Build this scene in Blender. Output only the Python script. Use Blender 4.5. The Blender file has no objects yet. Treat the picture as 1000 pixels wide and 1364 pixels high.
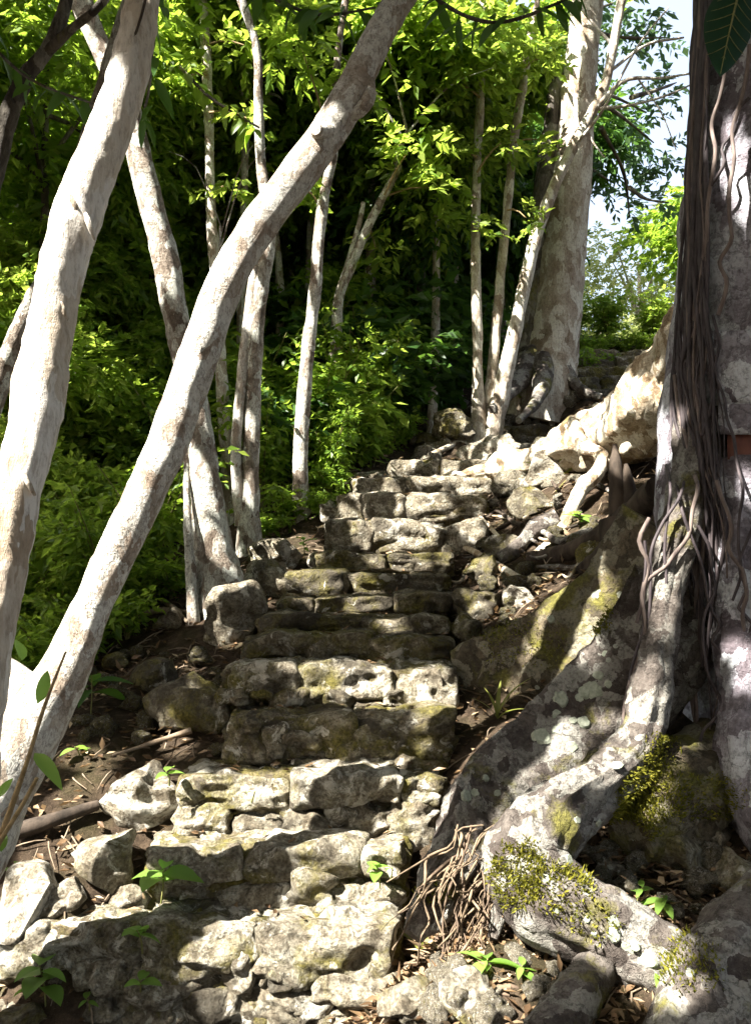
import bpy, math, random
import numpy as np
from mathutils import Vector, Euler

# ------------------------------------------------------------------ camera, sky, sun, exposure
SC = bpy.context.scene
F, CX, CY = 1181.0, 500.0, 682.0
PITCH = math.radians(4.0)
CAMZ = 1.6
cam = bpy.data.objects.new('camera', bpy.data.cameras.new('camera'))
SC.collection.objects.link(cam)
cam.location = (0, 0, CAMZ)
cam.rotation_euler = (math.pi / 2 + PITCH, 0, 0)
cam.data.sensor_width = 36
cam.data.lens = 36 * F / 1364
cam.data.clip_start = 0.05
cam.data.clip_end = 2000
SC.camera = cam

SUN = np.array([-0.72, -0.54, 1.0]); SUN /= np.linalg.norm(SUN)
ELEV = math.asin(SUN[2]); ROT = math.atan2(SUN[0], SUN[1])
W = bpy.data.worlds.new('World'); SC.world = W; W.use_nodes = True
wn = W.node_tree
sky = wn.nodes.new('ShaderNodeTexSky'); sky.sky_type = 'NISHITA'; sky.sun_disc = False
sky.sun_elevation = ELEV; sky.sun_rotation = ROT
sky.air_density = 1.0; sky.dust_density = 8.0; sky.ozone_density = 1.0
bg = wn.nodes['Background']; bg.inputs['Strength'].default_value = 0.06
veil = wn.nodes.new('ShaderNodeMix'); veil.data_type = 'RGBA'; veil.blend_type = 'ADD'; veil.inputs[0].default_value = 1.0
veil.inputs[7].default_value = (1.3, 1.35, 1.4, 1)     # thin bright haze over the whole sky
wn.links.new(sky.outputs[0], veil.inputs[6]); wn.links.new(veil.outputs[2], bg.inputs['Color'])
sl = bpy.data.lights.new('sun', 'SUN'); sl.energy = 5.0; sl.angle = math.radians(0.5); sl.color = (1, 0.95, 0.86)
so = bpy.data.objects.new('sun', sl); SC.collection.objects.link(so)
so.rotation_euler = Vector(SUN).to_track_quat('Z', 'Y').to_euler(); so.location = (-6, -10, 20)
vs = SC.view_settings
vs.view_transform = 'Standard'; vs.look = 'None'; vs.gamma = 1; vs.use_curve_mapping = False; vs.exposure = 2.72
SC.cycles.max_bounces = 6; SC.cycles.diffuse_bounces = 3; SC.cycles.transmission_bounces = 3
SC.cycles.use_denoising = True

# ------------------------------------------------------------------ helpers
RNG = np.random.default_rng(7)
random.seed(7)
COL = SC.collection
cp, sp_ = math.cos(PITCH), math.sin(PITCH)


def P(px, py, Y):
    """world point at distance Y in front, seen at a pixel of the photograph"""
    a, b = (px - CX) / F, (CY - py) / F
    ry, rz = cp - b * sp_, sp_ + b * cp
    t = Y / ry
    return np.array([a * t, Y, CAMZ + rz * t])


def pix(V):
    V = np.atleast_2d(V)
    d = V - np.array([0, 0, CAMZ])
    f = d[:, 1] * cp + d[:, 2] * sp_
    u = -d[:, 1] * sp_ + d[:, 2] * cp
    f = np.maximum(f, 1e-3)
    return CX + F * d[:, 0] / f, CY - F * u / f, f


def _h(ix, iy, iz, s):
    h = (ix * 374761393 + iy * 668265263 + iz * 2147483647 + s * 1274126177) & 0xFFFFFFFF
    h = ((h ^ (h >> 13)) * 1274126177) & 0xFFFFFFFF
    h = ((h ^ (h >> 16)) * 2246822519) & 0xFFFFFFFF
    return ((h ^ (h >> 15)) & 0xFFFFFF) / float(0xFFFFFF) * 2 - 1


def vnoise(p, seed=0):
    i = np.floor(p).astype(np.int64); f = p - i
    f = f * f * (3 - 2 * f)
    r = 0
    for dx in (0, 1):
        wx = f[:, 0] if dx else 1 - f[:, 0]
        for dy in (0, 1):
            wy = f[:, 1] if dy else 1 - f[:, 1]
            for dz in (0, 1):
                wz = f[:, 2] if dz else 1 - f[:, 2]
                r = r + wx * wy * wz * _h(i[:, 0] + dx, i[:, 1] + dy, i[:, 2] + dz, seed)
    return r


def fbm(p, octv=4, seed=0, rough=0.5):
    a, r = 1.0, 0
    for o in range(octv):
        r = r + a * vnoise(p * 2 ** o + 17.3 * o, seed + o)
        a *= rough
    return r


def mesh_data(name, parts, mat, smooth=True):
    """parts: list of (V, Faces) with face arrays of 3 or 4 columns"""
    Vs, loops, tot, off = [], [], [], 0
    for V, Fa in parts:
        V = np.asarray(V, float); Fa = np.asarray(Fa, np.int64)
        Vs.append(V); loops.append((Fa + off).ravel()); tot.append(np.full(len(Fa), Fa.shape[1])); off += len(V)
    V = np.concatenate(Vs); L = np.concatenate(loops); Tt = np.concatenate(tot)
    me = bpy.data.meshes.new(name)
    me.vertices.add(len(V)); me.vertices.foreach_set('co', V.astype(np.float32).ravel())
    me.loops.add(len(L)); me.loops.foreach_set('vertex_index', L.astype(np.int32))
    me.polygons.add(len(Tt))
    st = np.concatenate([[0], np.cumsum(Tt)[:-1]])
    me.polygons.foreach_set('loop_start', st.astype(np.int32))
    me.polygons.foreach_set('loop_total', Tt.astype(np.int32))
    me.polygons.foreach_set('use_smooth', np.full(len(Tt), smooth))
    me.update(calc_edges=True)
    if mat is not None: me.materials.append(mat)
    return me


def link(o, parent=None):
    COL.objects.link(o)
    if parent is not None: o.parent = parent
    return o


def tag(o, label=None, cat=None, group=None, kind=None):
    if label: o['label'] = label
    if cat: o['category'] = cat
    if group: o['group'] = group
    if kind: o['kind'] = kind
    return o


ORG = {}


def thing(name, label, cat, loc, group=None):
    o = bpy.data.objects.new(name, None); COL.objects.link(o)
    o.empty_display_size = 0.1
    o.location = tuple(loc); ORG[o.name] = np.array(loc, float)
    return tag(o, label, cat, group)


def part(name, parts, mat, parent=None, origin=None, smooth=True):
    """mesh given in WORLD coordinates; its object origin is put at `origin` (or the parent's)"""
    po = ORG.get(parent.name, np.zeros(3)) if parent is not None else np.zeros(3)
    og = po if origin is None else np.array(origin, float)
    me = mesh_data(name, [(np.asarray(v) - og, f) for v, f in parts], mat, smooth)
    o = link(bpy.data.objects.new(name, me), parent)
    o.location = tuple(og - po)
    ORG[o.name] = og
    return o


def inst(name, me, parent=None, loc=(0, 0, 0), rot=(0, 0, 0), scale=(1, 1, 1)):
    po = ORG.get(parent.name, np.zeros(3)) if parent is not None else np.zeros(3)
    o = link(bpy.data.objects.new(name, me), parent)
    o.location = tuple(np.array(loc) - po); o.rotation_euler = rot
    o.scale = (scale,) * 3 if np.isscalar(scale) else scale
    ORG[o.name] = np.array(loc, float)
    return o


def copy_tree(o, parent=None):
    c = o.copy(); COL.objects.link(c); c.parent = parent
    for ch in list(o.children): copy_tree(ch, c)
    return c


def catmull(pts, n):
    pts = np.asarray(pts, float)
    if len(pts) < 3:
        t = np.linspace(0, 1, n)[:, None]
        return pts[0] * (1 - t) + pts[-1] * t
    q = np.vstack([2 * pts[0] - pts[1], pts, 2 * pts[-1] - pts[-2]])
    seg = len(pts) - 1
    u = np.linspace(0, seg - 1e-6, n); k = u.astype(int); t = (u - k)[:, None]
    a, b, c, d = q[k], q[k + 1], q[k + 2], q[k + 3]
    return 0.5 * ((2 * b) + (c - a) * t + (2 * a - 5 * b + 4 * c - d) * t ** 2 + (3 * b - a - 3 * c + d) * t ** 3)


def tube(pts, rad, seg=12, ds=0.05, amp=0.0, freq=6.0, seed=0, vert=None, fine=0.0, cap=True, lobes=None, maxn=400, flute=0.0, ridge=0.0):
    """smooth tube along pts; rad one per point (side radius); vert: radius along the up direction"""
    pts = np.asarray(pts, float)
    m = len(pts)
    rad = np.asarray(rad, float) if not np.isscalar(rad) else np.full(m, float(rad))
    vert = rad if vert is None else np.asarray(vert, float)
    Lg = np.linalg.norm(np.diff(pts, axis=0), axis=1).sum()
    n = int(min(maxn, max(4, Lg / ds)))
    ext = np.column_stack([pts, rad, vert])
    e = catmull(ext, n)
    C, R, U = e[:, :3], np.maximum(e[:, 3], 1e-4), np.maximum(e[:, 4], 1e-4)
    T = np.gradient(C, axis=0); T /= np.linalg.norm(T, axis=1)[:, None] + 1e-9
    mv = np.abs(T[:, 2]).mean()
    ref = np.array([0, 0, 1.0]) if mv < 0.75 else np.array([0, 1.0, 0.05])
    up = ref - T * (T @ ref)[:, None]; up /= np.linalg.norm(up, axis=1)[:, None] + 1e-9
    sd = np.cross(T, up)
    th = np.linspace(0, 2 * np.pi, seg, endpoint=False)
    c, s = np.cos(th), np.sin(th)
    k = np.ones((n, seg))
    if lobes is not None:
        for (cnt, am, ph) in lobes: k += am * np.cos(cnt * th + ph)[None, :]
    if flute:
        arc = np.repeat(np.linspace(0, Lg, n)[:, None], seg, 1)
        fl_ = fbm(np.stack([np.broadcast_to(c * 2.6, (n, seg)), np.broadcast_to(s * 2.6, (n, seg)), arc * 2.2], -1).reshape(-1, 3) + seed * 5.3, 3, seed + 21).reshape(n, seg)
        k += flute * (.6 - 1.6 * np.abs(fl_))
    cs_ = c[None, :] * (1 - ridge * s)[None, :]
    off = sd[:, None, :] * (cs_ * R[:, None] * k)[..., None] + up[:, None, :] * (s[None, :] * U[:, None] * k)[..., None]
    V = (C[:, None, :] + off).reshape(-1, 3)
    if amp or fine:
        nr = (off / (np.linalg.norm(off, axis=2)[..., None] + 1e-9)).reshape(-1, 3)
        d = 0
        if amp: d = d + amp * fbm(V * freq + seed * 3.1, 3, seed)
        if fine: d = d + fine * fbm(V * freq * 6 + seed, 2, seed + 9)
        V = V + nr * (d * np.minimum(1, np.repeat(np.minimum(R, U), seg) / 0.02))[:, None]
    i = np.arange(n - 1)[:, None] * seg; j = np.arange(seg)[None, :]; j2 = (j + 1) % seg
    Fa = np.stack([i + j, i + j2, i + seg + j2, i + seg + j], -1).reshape(-1, 4)
    if cap:
        V = np.vstack([V, C[0], C[-1]])
        a, b = n * seg, n * seg + 1
        j = np.arange(seg); j2 = (j + 1) % seg
        l = (n - 1) * seg
        return [(V, Fa), (V[[a]], np.zeros((0, 3), int))][:1] + [(np.vstack([V[:seg], C[:1]]), np.stack([j2, j, np.full(seg, seg)], 1)),
                (np.vstack([V[l:l + seg], C[-1:]]), np.stack([j, j2, np.full(seg, seg)], 1))]
    return [(V, Fa)]


_cs = {}


def cubesphere(n):
    if n in _cs: return _cs[n]
    g = np.linspace(-1, 1, n + 1)
    a, b = np.meshgrid(g, g, indexing='ij'); a, b = a.ravel(), b.ravel(); o = np.ones_like(a)
    fs = [(o, a, b), (-o, b, a), (b, o, a), (a, -o, b), (a, b, o), (b, a, -o)]
    V = np.concatenate([np.column_stack(f) for f in fs])
    i, j = np.meshgrid(np.arange(n), np.arange(n), indexing='ij'); q = (i * (n + 1) + j).ravel()
    Q = np.stack([q, q + n + 1, q + n + 2, q + 1], 1)
    Fa = np.concatenate([Q + k * (n + 1) ** 2 for k in range(6)])
    key = np.round(V * 1e4).astype(int)
    _, idx, inv = np.unique(key, axis=0, return_index=True, return_inverse=True)
    _cs[n] = (V[idx], inv.ravel()[Fa])
    return _cs[n]


def rock(dim, seed, n=10, e=4.0, amp=0.03, freq=5.0, chips=6, rot=0.0, tilt=(0, 0), cut=.72):
    """half sizes dim; a squarish or round stone, chipped flat on some sides and pitted"""
    q, Fa = cubesphere(n)
    r = np.random.default_rng(seed)
    d = np.asarray(dim, float)
    p = q / (np.sum(np.abs(q) ** e, axis=1) ** (1 / e))[:, None]
    for _ in range(chips):
        nn = unit(r.normal(size=3))
        h = r.uniform(cut, 0.95) * np.max(p @ nn)
        ex = np.maximum(0, p @ nn - h)
        p = p - ex[:, None] * nn * 0.95
    nr = p / (np.linalg.norm(p, axis=1)[:, None] + 1e-9)
    nr = unit(np.sign(nr) * np.abs(nr) ** 1.5)
    p = p * d
    w = p + 0.35 / freq * np.column_stack([vnoise(p * freq * .7 + 9.1 * k + seed, seed + k) for k in range(3)])
    lay = w * [1, 1, 1.9]
    f1 = fbm(lay * freq * .6 + seed * 1.7, 3, seed, 0.55)
    rdg = 1 - 2 * np.abs(vnoise(lay * freq * 1.7 + seed, seed + 3))
    f2 = vnoise(w * freq * 4.5 + seed, seed + 4)
    pit = np.maximum(0, vnoise(w * freq * 3 + seed, seed + 5) - 0.2)
    p = p + nr * (amp * f1 + amp * .45 * rdg + amp * .3 * f2 - amp * 1.3 * pit)[:, None]
    cz, sz = math.cos(rot), math.sin(rot)
    R = np.array([[cz, -sz, 0], [sz, cz, 0], [0, 0, 1]])
    cx_, sx_ = math.cos(tilt[0]), math.sin(tilt[0]); cy_, sy_ = math.cos(tilt[1]), math.sin(tilt[1])
    R = R @ np.array([[1, 0, 0], [0, cx_, -sx_], [0, sx_, cx_]]) @ np.array([[cy_, 0, sy_], [0, 1, 0], [-sy_, 0, cy_]])
    return p @ R.T, Fa


def unit(v): return v / (np.linalg.norm(v, axis=-1, keepdims=True) + 1e-9)


def leaf_geo(C, D, N, Ln, Wd, fold=0.25, droop=0.15):
    """leaves at C pointing along D with faces towards N; 5 vertices and 4 triangles each"""
    C = np.asarray(C); D = unit(np.asarray(D)); N = np.asarray(N)
    S = unit(np.cross(D, N)); N = np.cross(S, D)
    Ln = np.broadcast_to(Ln, (len(C),))[:, None]; Wd = np.broadcast_to(Wd, (len(C),))[:, None]
    mid = C + D * Ln * 0.45 - N * Ln * 0.02
    tip = C + D * Ln - N * Ln * droop
    l = C + D * Ln * 0.42 + S * Wd * 0.5 + N * Wd * fold
    r = C + D * Ln * 0.42 - S * Wd * 0.5 + N * Wd * fold
    V = np.stack([C, l, tip, r, mid], 1).reshape(-1, 3)
    b = np.arange(len(C))[:, None] * 5
    Fa = (b[:, None, :] + np.array([[0, 4, 1], [1, 4, 2], [2, 4, 3], [3, 4, 0]])[None]).reshape(-1, 3)
    return V, Fa


def leaf_flat(C, D, N, Ln, Wd, fold=0.2):
    """cheap leaf: 4 vertices, 2 triangles folded on the midrib"""
    C = np.asarray(C); D = unit(np.asarray(D)); N = np.asarray(N)
    S = unit(np.cross(D, N)); N = np.cross(S, D)
    Ln = np.broadcast_to(Ln, (len(C),))[:, None]; Wd = np.broadcast_to(Wd, (len(C),))[:, None]
    tip = C + D * Ln
    l = C + D * Ln * 0.42 + S * Wd * 0.5 + N * Wd * fold
    r = C + D * Ln * 0.42 - S * Wd * 0.5 + N * Wd * fold
    V = np.stack([C, l, tip, r], 1).reshape(-1, 3)
    b = np.arange(len(C))[:, None] * 4
    Fa = (b[:, None, :] + np.array([[0, 2, 1], [0, 3, 2]])[None]).reshape(-1, 3)
    return V, Fa


def sprays(centres, outdir, n_leaf, twig, ln, rng, droop=0.35, flat=True, spread=0.9, up=0.8):
    """twigs at centres along outdir, each with n_leaf alternate leaves; returns one leaf mesh"""
    K = len(centres)
    od = unit(outdir + rng.normal(size=(K, 3)) * 0.45 - np.array([0, 0, droop]) * rng.random((K, 1)))
    s = np.linspace(0.1, 1.0, n_leaf)[None, :, None]
    side = unit(np.cross(od, np.array([0, 0, 1.0]) + rng.normal(size=(K, 3)) * 0.3))
    sg = np.where(np.arange(n_leaf) % 2 == 0, 1.0, -1.0)[None, :, None]
    base = centres[:, None, :] + od[:, None, :] * s * twig - np.array([0, 0, 1.0]) * (s ** 2) * twig * droop * 0.5
    D = od[:, None, :] * 0.75 + side[:, None, :] * sg * spread + rng.normal(size=(K, n_leaf, 3)) * 0.25 - np.array([0, 0, droop])
    N = np.array([0, 0, up]) + rng.normal(size=(K, n_leaf, 3)) * 0.5
    L_ = ln * rng.uniform(0.6, 1.25, size=(K, n_leaf))
    f = leaf_flat if flat else leaf_geo
    return f(base.reshape(-1, 3), D.reshape(-1, 3), N.reshape(-1, 3), L_.ravel(), L_.ravel() * rng.uniform(0.38, 0.6, K * n_leaf))


# ------------------------------------------------------------------ materials
class NT:
    def __init__(s, name):
        s.m = bpy.data.materials.new(name); s.m.use_nodes = True
        s.t = s.m.node_tree; s.t.nodes.clear()
        s.out = s.t.nodes.new('ShaderNodeOutputMaterial')

    def n(s, typ, ins=None, **props):
        nd = s.t.nodes.new('ShaderNode' + typ)
        for k, v in props.items(): setattr(nd, k, v)
        for k, v in (ins or {}).items():
            if isinstance(v, bpy.types.NodeSocket): s.t.links.new(v, nd.inputs[k])
            else: nd.inputs[k].default_value = v
        return nd

    def coord(s, scale=(1, 1, 1), rnd=True):
        tc = s.n('TexCoord')
        v = s.n('VectorMath', {0: tc.outputs['Object'], 1: scale}, operation='MULTIPLY').outputs[0]
        if rnd:
            oi = s.n('ObjectInfo')
            r = s.n('VectorMath', {0: oi.outputs['Random'], 'Scale': 37.0}, operation='SCALE').outputs[0]
            v = s.n('VectorMath', {0: v, 1: r}, operation='ADD').outputs[0]
        return v

    def noise(s, v, scale, detail=4, rough=0.55, dist=0.0):
        return s.n('TexNoise', {'Vector': v, 'Scale': scale, 'Detail': detail, 'Roughness': rough, 'Distortion': dist})

    def ramp(s, fac, stops, interp='LINEAR'):
        r = s.n('ValToRGB', {'Fac': fac}); cr = r.color_ramp; cr.interpolation = interp
        while len(cr.elements) < len(stops): cr.elements.new(0.5)
        for e, (p, c) in zip(cr.elements, stops):
            e.position = p
            e.color = (c, c, c, 1) if np.isscalar(c) else (*c, 1)
        return r.outputs['Color']

    def mix(s, fac, a, b, blend='MIX'):
        nd = s.n('Mix', None, data_type='RGBA', blend_type=blend)
        for i, v in ((0, fac), (6, a), (7, b)):
            if isinstance(v, bpy.types.NodeSocket): s.t.links.new(v, nd.inputs[i])
            else: nd.inputs[i].default_value = v if i == 0 else ((*v, 1) if len(v) == 3 else v)
        return nd.outputs[2]

    def math(s, op, a, b=0.0):
        return s.n('Math', {0: a, 1: b}, operation=op).outputs[0]

    def finish(s, col, rough, heights, spec=0.25, disp=None):
        nm = None
        for (h, st, di) in heights:
            ins = {'Height': h, 'Strength': st, 'Distance': di}
            if nm is not None: ins['Normal'] = nm
            nm = s.n('Bump', ins).outputs[0]
        ins = {'Base Color': col, 'Roughness': rough, 'Specular IOR Level': spec}
        if nm is not None: ins['Normal'] = nm
        b = s.n('BsdfPrincipled', ins)
        s.t.links.new(b.outputs[0], s.out.inputs['Surface'])
        return s.m


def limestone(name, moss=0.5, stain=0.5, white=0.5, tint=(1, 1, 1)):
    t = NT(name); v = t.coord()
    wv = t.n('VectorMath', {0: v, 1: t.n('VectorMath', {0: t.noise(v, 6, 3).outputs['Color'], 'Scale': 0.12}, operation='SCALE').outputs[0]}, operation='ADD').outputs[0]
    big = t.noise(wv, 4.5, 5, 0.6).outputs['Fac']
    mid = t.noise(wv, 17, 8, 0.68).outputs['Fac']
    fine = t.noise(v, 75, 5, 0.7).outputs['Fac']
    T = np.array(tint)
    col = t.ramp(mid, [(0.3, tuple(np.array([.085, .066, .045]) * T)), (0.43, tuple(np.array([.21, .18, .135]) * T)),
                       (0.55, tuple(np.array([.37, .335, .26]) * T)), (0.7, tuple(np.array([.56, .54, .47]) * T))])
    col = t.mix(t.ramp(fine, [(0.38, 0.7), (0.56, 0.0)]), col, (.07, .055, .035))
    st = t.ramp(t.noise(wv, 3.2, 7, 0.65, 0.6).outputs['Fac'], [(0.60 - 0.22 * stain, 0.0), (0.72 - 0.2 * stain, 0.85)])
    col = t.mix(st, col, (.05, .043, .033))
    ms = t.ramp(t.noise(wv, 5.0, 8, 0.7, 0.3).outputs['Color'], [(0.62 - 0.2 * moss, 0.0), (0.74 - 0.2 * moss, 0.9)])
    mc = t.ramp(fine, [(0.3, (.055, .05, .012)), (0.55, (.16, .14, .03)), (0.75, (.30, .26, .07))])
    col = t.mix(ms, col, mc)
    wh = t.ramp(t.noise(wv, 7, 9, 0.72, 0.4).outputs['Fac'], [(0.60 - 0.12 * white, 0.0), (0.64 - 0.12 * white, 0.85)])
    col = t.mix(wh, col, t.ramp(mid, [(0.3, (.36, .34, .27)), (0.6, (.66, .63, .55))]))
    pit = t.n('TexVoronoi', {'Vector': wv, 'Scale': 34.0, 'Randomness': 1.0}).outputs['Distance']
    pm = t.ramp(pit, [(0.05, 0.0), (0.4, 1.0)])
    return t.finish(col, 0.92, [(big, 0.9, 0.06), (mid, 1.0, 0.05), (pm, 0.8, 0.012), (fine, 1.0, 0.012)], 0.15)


def bark(name, cols, patch=11.0, spots=0.0, stretch=0.55, moss=0.0, rough=0.85, crack=0.5, spotcol=(.42, .44, .37)):
    """cols: four colours from dark to pale, laid in blotchy lichen patches"""
    t = NT(name); v = t.coord((1, 1, stretch))
    dv = t.n('VectorMath', {0: v, 1: t.n('VectorMath', {0: t.noise(v, 9, 4, 0.6).outputs['Color'], 'Scale': 0.16}, operation='SCALE').outputs[0]}, operation='ADD').outputs[0]
    vo = t.n('TexVoronoi', {'Vector': dv, 'Scale': patch})
    cell = t.n('SeparateColor', {'Color': vo.outputs['Color']}).outputs[0]
    n1 = t.noise(dv, patch * 0.55, 7, 0.65).outputs['Fac']
    n2 = t.noise(v, patch * 5, 6, 0.7).outputs['Fac']
    mx = t.math('ADD', t.math('MULTIPLY', cell, 0.36), t.math('MULTIPLY', n1, 0.68))
    col = t.ramp(mx, [(0.30, cols[0]), (0.42, cols[1]), (0.52, cols[2]), (0.63, cols[3])])
    col = t.mix(t.ramp(n2, [(0.36, 0.55), (0.52, 0.0)]), col, tuple(np.array(cols[0]) * 0.6))
    col = t.mix(t.ramp(n2, [(0.58, 0.0), (0.72, 0.4)]), col, cols[3])
    hs = [(n1, 0.8, 0.025), (n2, 1.0, 0.012)]
    if spots:
        v2 = t.coord((1, 1, 1))
        vs_ = t.n('TexVoronoi', {'Vector': v2, 'Scale': spots})
        cs = t.n('SeparateColor', {'Color': vs_.outputs['Color']}).outputs[1]
        rr = t.math('MULTIPLY', t.math('SUBTRACT', cs, 0.7), 0.7)
        msk = t.math('GREATER_THAN', rr, t.math('ADD', vs_.outputs['Distance'], t.math('MULTIPLY', t.math('SUBTRACT', n2, 0.5), 0.12)))
        col = t.mix(t.math('MULTIPLY', msk, 0.85), col, t.mix(n2, spotcol, tuple(np.array(spotcol) * 0.65)))
    if rough > .86:
        ve = t.n('TexVoronoi', {'Vector': t.n('VectorMath', {0: dv, 1: t.n('VectorMath', {0: t.noise(v, 5, 6, 0.7).outputs['Color'], 'Scale': 0.3}, operation='SCALE').outputs[0]}, operation='ADD').outputs[0], 'Scale': patch * .7}, feature='DISTANCE_TO_EDGE').outputs['Distance']
        em = t.ramp(ve, [(0.0, 1.0), (0.05, 0.0)])
        col = t.mix(t.math('MULTIPLY', em, 0.55), col, tuple(np.array(cols[0]) * .5))
        hs.append((t.ramp(ve, [(0.0, 0.0), (0.07, 1.0)]), 0.6, 0.006))
    if moss:
        ms = t.ramp(t.noise(v, 4, 7, 0.7, 0.3).outputs['Fac'], [(0.62 - 0.2 * moss, 0.0), (0.72 - 0.2 * moss, 0.9)])
        col = t.mix(ms, col, t.ramp(n2, [(0.3, (.05, .045, .012)), (0.6, (.15, .14, .03))]))
    if crack:
        cw = t.noise(t.coord((6, 6, 60)), 1.0, 4, 0.6).outputs['Fac']
        hs.append((cw, crack * 0.8, 0.012))
    return t.finish(col, rough, hs, 0.2)


def leafmat(name, cols, trans=0.42, tcol=(.26, .42, .04), spec=0.35):
    t = NT(name)
    g = t.n('NewGeometry'); oi = t.n('ObjectInfo')
    r = g.outputs['Random Per Island']
    col = t.ramp(r, cols)
    hs = t.n('HueSaturation', {'Color': col, 'Value': t.math('ADD', 0.8, t.math('MULTIPLY', oi.outputs['Random'], 0.4))}).outputs[0]
    b = t.n('BsdfPrincipled', {'Base Color': hs, 'Roughness': 0.42, 'Specular IOR Level': spec})
    tc = t.mix(0.5, hs, tcol)
    tr = t.n('BsdfTranslucent', {'Color': tc})
    mx = t.n('MixShader', {0: trans, 1: b.outputs[0], 2: tr.outputs[0]})
    t.t.links.new(mx.outputs[0], t.out.inputs['Surface'])
    return t.m


def plain(name, c1, c2, scale=20, rough=0.9, bump=0.5, spec=0.2, stretch=(1, 1, 1)):
    t = NT(name); v = t.coord(stretch)
    n = t.noise(v, scale, 6, 0.65).outputs['Fac']
    col = t.ramp(n, [(0.35, c1), (0.65, c2)])
    return t.finish(col, rough, [(n, bump, 0.01)], spec)


M_STONE = limestone('limestone', 0.64, 0.5, 0.6, (1.1, 1.12, 1.12))
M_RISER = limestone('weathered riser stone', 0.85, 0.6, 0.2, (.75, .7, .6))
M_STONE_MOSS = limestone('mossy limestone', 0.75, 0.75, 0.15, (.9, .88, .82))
M_ROCK = limestone('rough limestone', 0.45, 0.5, 0.4, (1.02, 1.02, 1.0))
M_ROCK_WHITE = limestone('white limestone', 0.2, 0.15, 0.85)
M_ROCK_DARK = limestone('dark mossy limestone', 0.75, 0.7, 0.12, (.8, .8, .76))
M_PALE = bark('pale bark', [(.32, .25, .19), (.46, .40, .33), (.58, .55, .49), (.70, .69, .63)], 20, 0, 0.6, rough=.87)
M_PALE2 = bark('cream flaking bark', [(.36, .28, .20), (.54, .47, .38), (.64, .59, .51), (.72, .68, .62)], 11, 0, 0.3, crack=0.3)
M_MOTTLE = bark('mottled bark', [(.13, .10, .075), (.30, .25, .20), (.44, .42, .36), (.62, .63, .56)], 18, 0, 0.6, rough=.87)
M_GIANT = bark('giant tree bark', [(.12, .10, .112), (.23, .212, .24), (.35, .34, .38), (.54, .56, .59)], 10, 0, 0.8, crack=0.8, rough=.88)
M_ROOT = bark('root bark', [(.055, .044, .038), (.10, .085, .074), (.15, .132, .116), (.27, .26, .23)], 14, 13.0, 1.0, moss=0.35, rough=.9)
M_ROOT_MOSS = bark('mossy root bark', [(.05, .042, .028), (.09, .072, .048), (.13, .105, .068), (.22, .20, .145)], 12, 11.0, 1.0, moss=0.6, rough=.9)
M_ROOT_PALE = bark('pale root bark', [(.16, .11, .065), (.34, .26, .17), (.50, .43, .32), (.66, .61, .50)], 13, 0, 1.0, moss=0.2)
M_TRUNKG = bark('grey smooth bark', [(.20, .155, .11), (.33, .28, .22), (.44, .40, .33), (.58, .56, .48)], 12, 0, 0.5)
M_DARKBARK = bark('dark bark', [(.04, .035, .03), (.08, .07, .055), (.12, .105, .085), (.2, .19, .16)], 9, 0, 0.5, moss=0.4)
M_AERIAL = plain('aerial root', (.022, .017, .02), (.075, .06, .062), 30, 0.7, 0.6, 0.35, (1, 1, .3))
M_AERIAL2 = plain('dry aerial root', (.08, .06, .055), (.19, .15, .13), 30, 0.75, 0.6, 0.3, (1, 1, .3))
M_FINE2 = plain('damp fine root', (.05, .035, .025), (.16, .115, .08), 25, 0.85, 0.4)
M_FINE = plain('fine root', (.07, .05, .032), (.22, .165, .11), 25, 0.85, 0.4)
M_DEAD = plain('dead wood', (.10, .075, .05), (.28, .22, .16), 14, 0.9, 0.7, 0.15)
M_DEADDARK = plain('dark rotten wood', (.025, .02, .016), (.085, .065, .05), 14, 0.9, 0.7, 0.15, (1, 1, .25))
M_STEM = plain('green stem', (.10, .11, .03), (.20, .19, .07), 30, 0.6, 0.2)
M_TWIG = plain('brown twig', (.16, .11, .05), (.34, .25, .13), 30, 0.7, 0.3)
M_RED = plain('red inner bark', (.08, .035, .03), (.17, .07, .05), 16, 0.75, 0.5, 0.2, (1, 1, .4))
M_LICHEN = plain('lichen', (.19, .21, .16), (.34, .36, .29), 60, 0.95, 0.5, 0.1)
M_MOSS = leafmat('moss', [(0, (.045, .05, .008)), (0.5, (.12, .12, .015)), (1, (.22, .20, .03))], 0.3, (.3, .3, .04), 0.1)
M_LEAF = leafmat('forest leaf', [(0, (.05, .105, .014)), (0.4, (.095, .175, .022)), (0.75, (.15, .235, .03)), (1, (.24, .31, .05))], 0.58, (.46, .66, .06))
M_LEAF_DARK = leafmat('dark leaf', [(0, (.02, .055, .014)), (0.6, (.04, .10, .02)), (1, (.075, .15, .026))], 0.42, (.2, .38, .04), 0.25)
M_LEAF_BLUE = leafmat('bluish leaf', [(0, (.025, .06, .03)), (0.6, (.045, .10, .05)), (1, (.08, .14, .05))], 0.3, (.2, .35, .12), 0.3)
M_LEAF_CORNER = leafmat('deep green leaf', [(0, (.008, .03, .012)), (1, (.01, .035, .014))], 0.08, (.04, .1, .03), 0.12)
M_LEAF_SHADE = leafmat('thick crown leaf', [(0, (.02, .045, .010)), (0.6, (.035, .07, .014)), (1, (.055, .10, .018))], 0.15, (.10, .2, .03), 0.25)  # dark leaf of the added overhead canopy, lets little light through
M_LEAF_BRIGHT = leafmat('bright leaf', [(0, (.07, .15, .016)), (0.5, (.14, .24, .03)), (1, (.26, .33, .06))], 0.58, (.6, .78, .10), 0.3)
M_LEAF_SEED = leafmat('seedling leaf', [(0, (.09, .20, .03)), (1, (.22, .36, .07))], 0.45, (.35, .6, .08), 0.4)
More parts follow.
